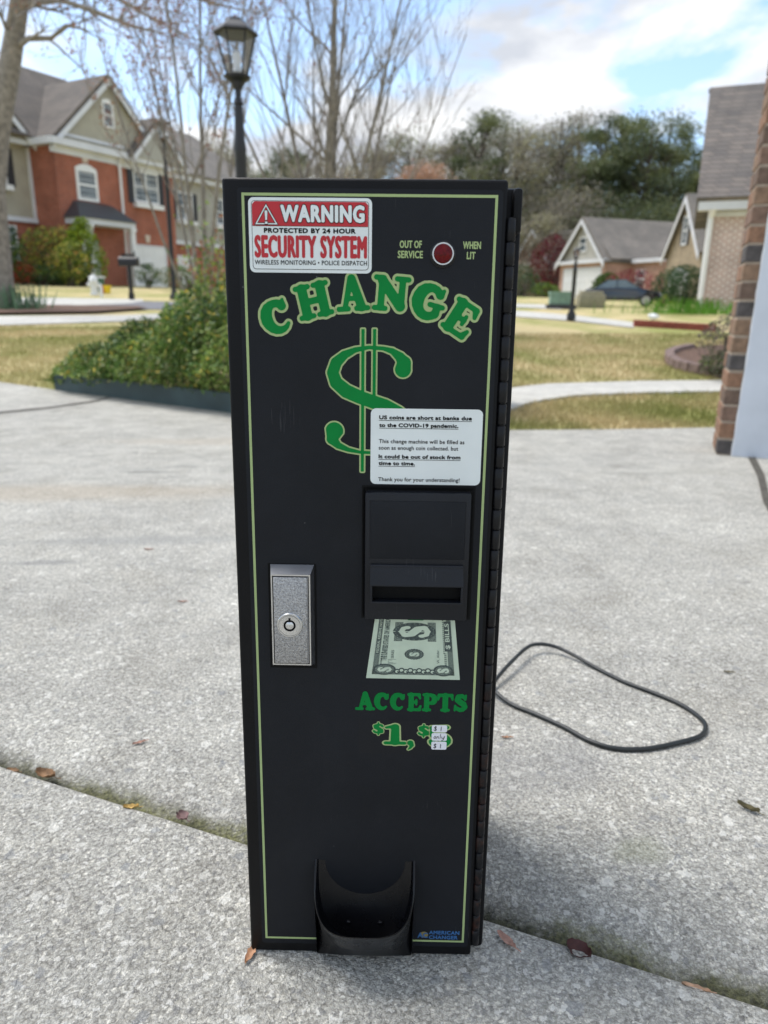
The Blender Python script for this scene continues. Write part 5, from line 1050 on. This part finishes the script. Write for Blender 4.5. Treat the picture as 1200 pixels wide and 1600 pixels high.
for a, c in zip(RP[:-1], RP[1:]):
    L2 = float(np.linalg.norm(c-a)); m_ = max(1, round(L2/.22))
    for i in range(m_):
        p = a+(c-a)*(i+.5)/m_; t = atan2((c-a)[1], (c-a)[0]); bm = bmesh.new(); bmesh.ops.create_cube(bm, size=1); bmesh.ops.bevel(bm, geom=bm.edges[:], offset=.08, segments=1, affect='EDGES')
        bmesh.ops.transform(bm, matrix=Matrix.Translation(Vector(tuple(p-RP[2]))+Vector((0, 0, .035)))@Matrix.Rotation(t, 4, 'Z')@Matrix.Diagonal((L2/m_*.94, .12, .12, 1)), verts=bm.verts[:]); mb.bm(bm)
mb.build('paver_course', pv, o)
q = G(1021, 499); o = empty('white_stone', tuple(q), 0, 'small white rock sitting by the red brick edging', 'rock'); mb = MB(); P = cloud(60, (0, 0, .06), (.16, .1, .08), 5, .05, 3)
bm = bmesh.new(); [bm.verts.new(tuple(map(float, p))) for p in P]; bmesh.ops.convex_hull(bm, input=bm.verts[:]); mb.bm(bm); mb.build('rock', white, o)

# bushes
G1 = [foliage('shrub_green', (.05, .09, .018)), foliage('shrub_green_dark', (.028, .055, .014)), foliage('shrub_green_light', (.12, .16, .03))]
GY = [foliage('shrub_gold', (.42, .37, .06)), foliage('shrub_olive', (.15, .18, .035)), foliage('shrub_orange', (.42, .25, .08)), foliage('shrub_gold_green', (.22, .25, .04))]
LM = [foliage('lime_conifer', (.20, .26, .02)), foliage('lime_conifer_dark', (.09, .14, .012))]
RD = [foliage('maroon_leaf', (.11, .012, .018)), foliage('maroon_leaf_dark', (.06, .010, .014))]
DK = [foliage('boxwood_dark', (.018, .045, .014)), foliage('boxwood_green', (.03, .065, .018))]
bush('golden_shrub', 90, 440, 37, 3.0, 2.75, GY+G1[:1], 'golden and orange tipped shrub against the red brick wall', n=2600, leaf=.16, seed=3)
bush('lime_conifer', 133, 440, 36, 2.6, 3.3, LM, 'pointed lime green conifer beside the white porch column', 'conifer', 2600, .15, cone=.95, seed=4)
bush('golden_shrub', 112, 443, 35, 2.0, 2.0, GY+G1, 'smaller golden green shrub between the tall golden shrub and conifer', n=1500, leaf=.15, seed=14)
bush('green_shrub', 14, 440, 34, 2.0, 2.6, G1, 'loose green shrub beneath the left ground floor window', n=1200, leaf=.15, seed=5)
bush('red_shrub', 37, 442, 34, 1.3, 1.0, [foliage('scarlet_leaf', (.30, .03, .02)), G1[0]], 'low red leaved shrub at the foot of the brick wall', n=700, leaf=.12, seed=6)
bush('low_shrub', 70, 444, 35, 3.4, .9, G1, 'low dark green shrub under the golden shrub', n=1000, leaf=.14, seed=7)
bush('low_shrub', 232, 452, 37, 1.3, 1.2, G1, 'small green shrub in front of the white garage door', n=500, leaf=.13, seed=8)
bush('clipped_hedge', 293, 458, 33, 2.6, 1.1, [foliage('olive_hedge', (.10, .10, .03)), G1[0]], 'clipped olive hedge right of the far lamp post', 'hedge', 1200, .12, seed=9)
bush('round_bush', 946, 447, 50, 1.9, 1.75, [foliage('round_green', (.06, .09, .02)), G1[0]], 'rounded green bush beside the far white garage door', n=1400, leaf=.2, seed=10)
bush('round_bush', 1067, 488, 25, 1.55, 1.45, DK, 'dark dense round bush in front of the stone house garage', n=3800, leaf=.07, seed=11)
bush('green_shrub', 1048, 455, 40, 2.6, 1.8, DK, 'dark green shrub beside the parked car front', n=900, leaf=.16, seed=12)
bush('lime_groundcover', 1035, 468, 34, 2.2, .55, LM, 'low yellow green shrub by the front wheel of the car', n=500, leaf=.1, seed=15)
bush('red_shrub', 985, 452, 44, 3.6, 1.8, [foliage('dusky_red', (.18, .04, .045)), RD[0]], 'dusky red shrub behind the dark parked car roof', n=900, leaf=.16, seed=16)
bush('maple_tree', 860, 470, 62, 3.8, 4.9, RD, 'dark maroon leaved tree left of the far white garage door', 'tree', 2600, .22, seed=17)
bush('low_shrub', 852, 458, 56, 2.2, 1.1, [LM[1], G1[0]], 'low green shrub under the maroon tree', n=700, leaf=.18, seed=18)
bush('low_shrub', 812, 462, 50, 3.0, 2.0, DK, 'dark shrub before the small distant brick house', n=700, leaf=.18, seed=19)
bush('loropetalum_bush', 1150, 570, 7.9, .95, .78, [foliage('gray_purple_leaf', (.10, .075, .07)), foliage('gray_green_leaf', (.10, .12, .06)), foliage('twig_brown', (.09, .065, .05))], 'scraggly grey purple bush growing beside the brick garage corner', n=2400, leaf=.035, seed=20, stems=16)
bush('low_shrub', 1128, 582, 8.3, .55, .26, G1, 'low green shrub at the foot of the grey purple bush', n=900, leaf=.035, seed=22)
def strappy(name, px, py, Y, n, h, w, col, label, cat='plant'):
    g = at(px, py, Y); o = empty(name, (g[0], Y, float(gz(g[0], Y))), 0, label, cat); V = []
    for i in range(n):
        x, y = random.gauss(0, w*.4), random.gauss(0, w*.25); a = random.uniform(0, 2*pi); hh = h*random.uniform(.6, 1.1); lx, ly = random.gauss(0, .22)*h, random.gauss(0, .22)*h; t = .012*h/.3
        V += [(x-t*cos(a), y-t*sin(a), 0), (x+t*cos(a), y+t*sin(a), 0), (x+lx+t*.3, y+ly, hh), (x+lx-t*.3, y+ly, hh)]
    np_mesh('leaves', V, 4, col, None, o)
strappy('daffodil_clump', 28, 472, 17.2, 110, .55, .75, foliage('daffodil_leaf', (.10, .17, .10)), 'clump of upright blue green daffodil leaves by the grey trunk')
strappy('grass_clump', 1080, 500, 19, 420, .38, 1.9, foliage('iris_leaf', (.08, .19, .02)), 'row of bright green strappy leaves below the pink brick wall')

# dry leaves lying on the driveway
def dry_leaf(px, py, ln_, wd, rot, col, label, curl=.4, lift=.002):
    g = G(px, py); o = empty('dry_leaf', (g[0], g[1], g[2]), rot, label, 'leaf', 'dry leaves on the driveway'); mb = MB(); nx, ny = 9, 5; V = []
    for i in range(nx+1):
        u = i/nx; w = wd*sin(pi*min(1, u*.96+.03))**.8*(1+.15*sin(u*23+rot))
        for j in range(ny+1): v = j/ny*2-1; V.append(((u-.5)*ln_, v*w/2, lift+ln_*curl*(.35*v*v*.6+.25*(u-.5)**2*4*.5)+.0008*sin(u*17+v*5)))
    mb.add(V, [(i*(ny+1)+j, i*(ny+1)+j+1, (i+1)*(ny+1)+j+1, (i+1)*(ny+1)+j) for i in range(nx) for j in range(ny)]); mb.tube([(ln_*.45, 0, lift+ln_*.05), (ln_*.72, ln_*.05, lift+.001)], .0006, 5)
    b_ = mb.build('blade', mat('dry_leaf_'+cn_(col), col, .7, var=.35, vs=150, bs=400, bdist=.001), o, True, 80); return o
_cn = {}
def cn_(c): return _cn.setdefault(c, ['brown', 'gold', 'plum', 'pink', 'maroon', 'tan', 'olive', 'rust'][len(_cn) % 8])
dry_leaf(72, 1214, .034, .018, -.3, (.20, .11, .05), 'brown curled leaf in the joint, second from the left edge', .9, -.004)
dry_leaf(20, 1205, .020, .010, -.2, (.20, .11, .05), 'small brown leaf in the joint, nearest the left edge', .7, -.004)
dry_leaf(205, 1264, .021, .008, .1, (.50, .34, .11), 'golden yellow leaf scrap in the slab joint', .8, -.002)
dry_leaf(286, 1284, .020, .016, -.7, (.15, .085, .08), 'plum brown leaf standing in the joint left of the machine', .9, .0)
dry_leaf(393, 1502, .026, .008, 1.3, (.42, .22, .12), 'pinkish tan leaf at the lower left corner of the machine')
dry_leaf(790, 1484, .026, .009, -.9, (.42, .24, .18), 'pale pink leaf at the lower right corner of the machine')
dry_leaf(903, 1496, .026, .022, -.6, (.055, .015, .012), 'dark maroon curled leaf in the joint right of the machine', 1.0, -.002)
dry_leaf(218, 1166, .020, .006, .5, (.42, .24, .18), 'thin pink leaf on the slab left of the machine')
dry_leaf(1168, 1268, .028, .008, -.7, (.13, .11, .05), 'olive brown twisted leaf at the far right of the slab', .9)
dry_leaf(1138, 1052, .018, .005, -.1, (.13, .11, .05), 'tiny olive leaf beyond the black cord loop')
dry_leaf(791, 1157, .016, .004, .0, (.42, .22, .12), 'tiny pink leaf between the machine and the cord loop')
dry_leaf(1085, 1556, .026, .006, -.35, (.42, .26, .16), 'tan leaf lying across the mossy joint at lower right', .4, -.002)
dry_leaf(232, 860, .024, .007, .1, (.42, .24, .18), 'small reddish leaf out on the slab left of the lock', .5)
dry_leaf(285, 942, .020, .006, .2, (.42, .24, .18), 'pale pink leaf on the slab level with the lock', .5)
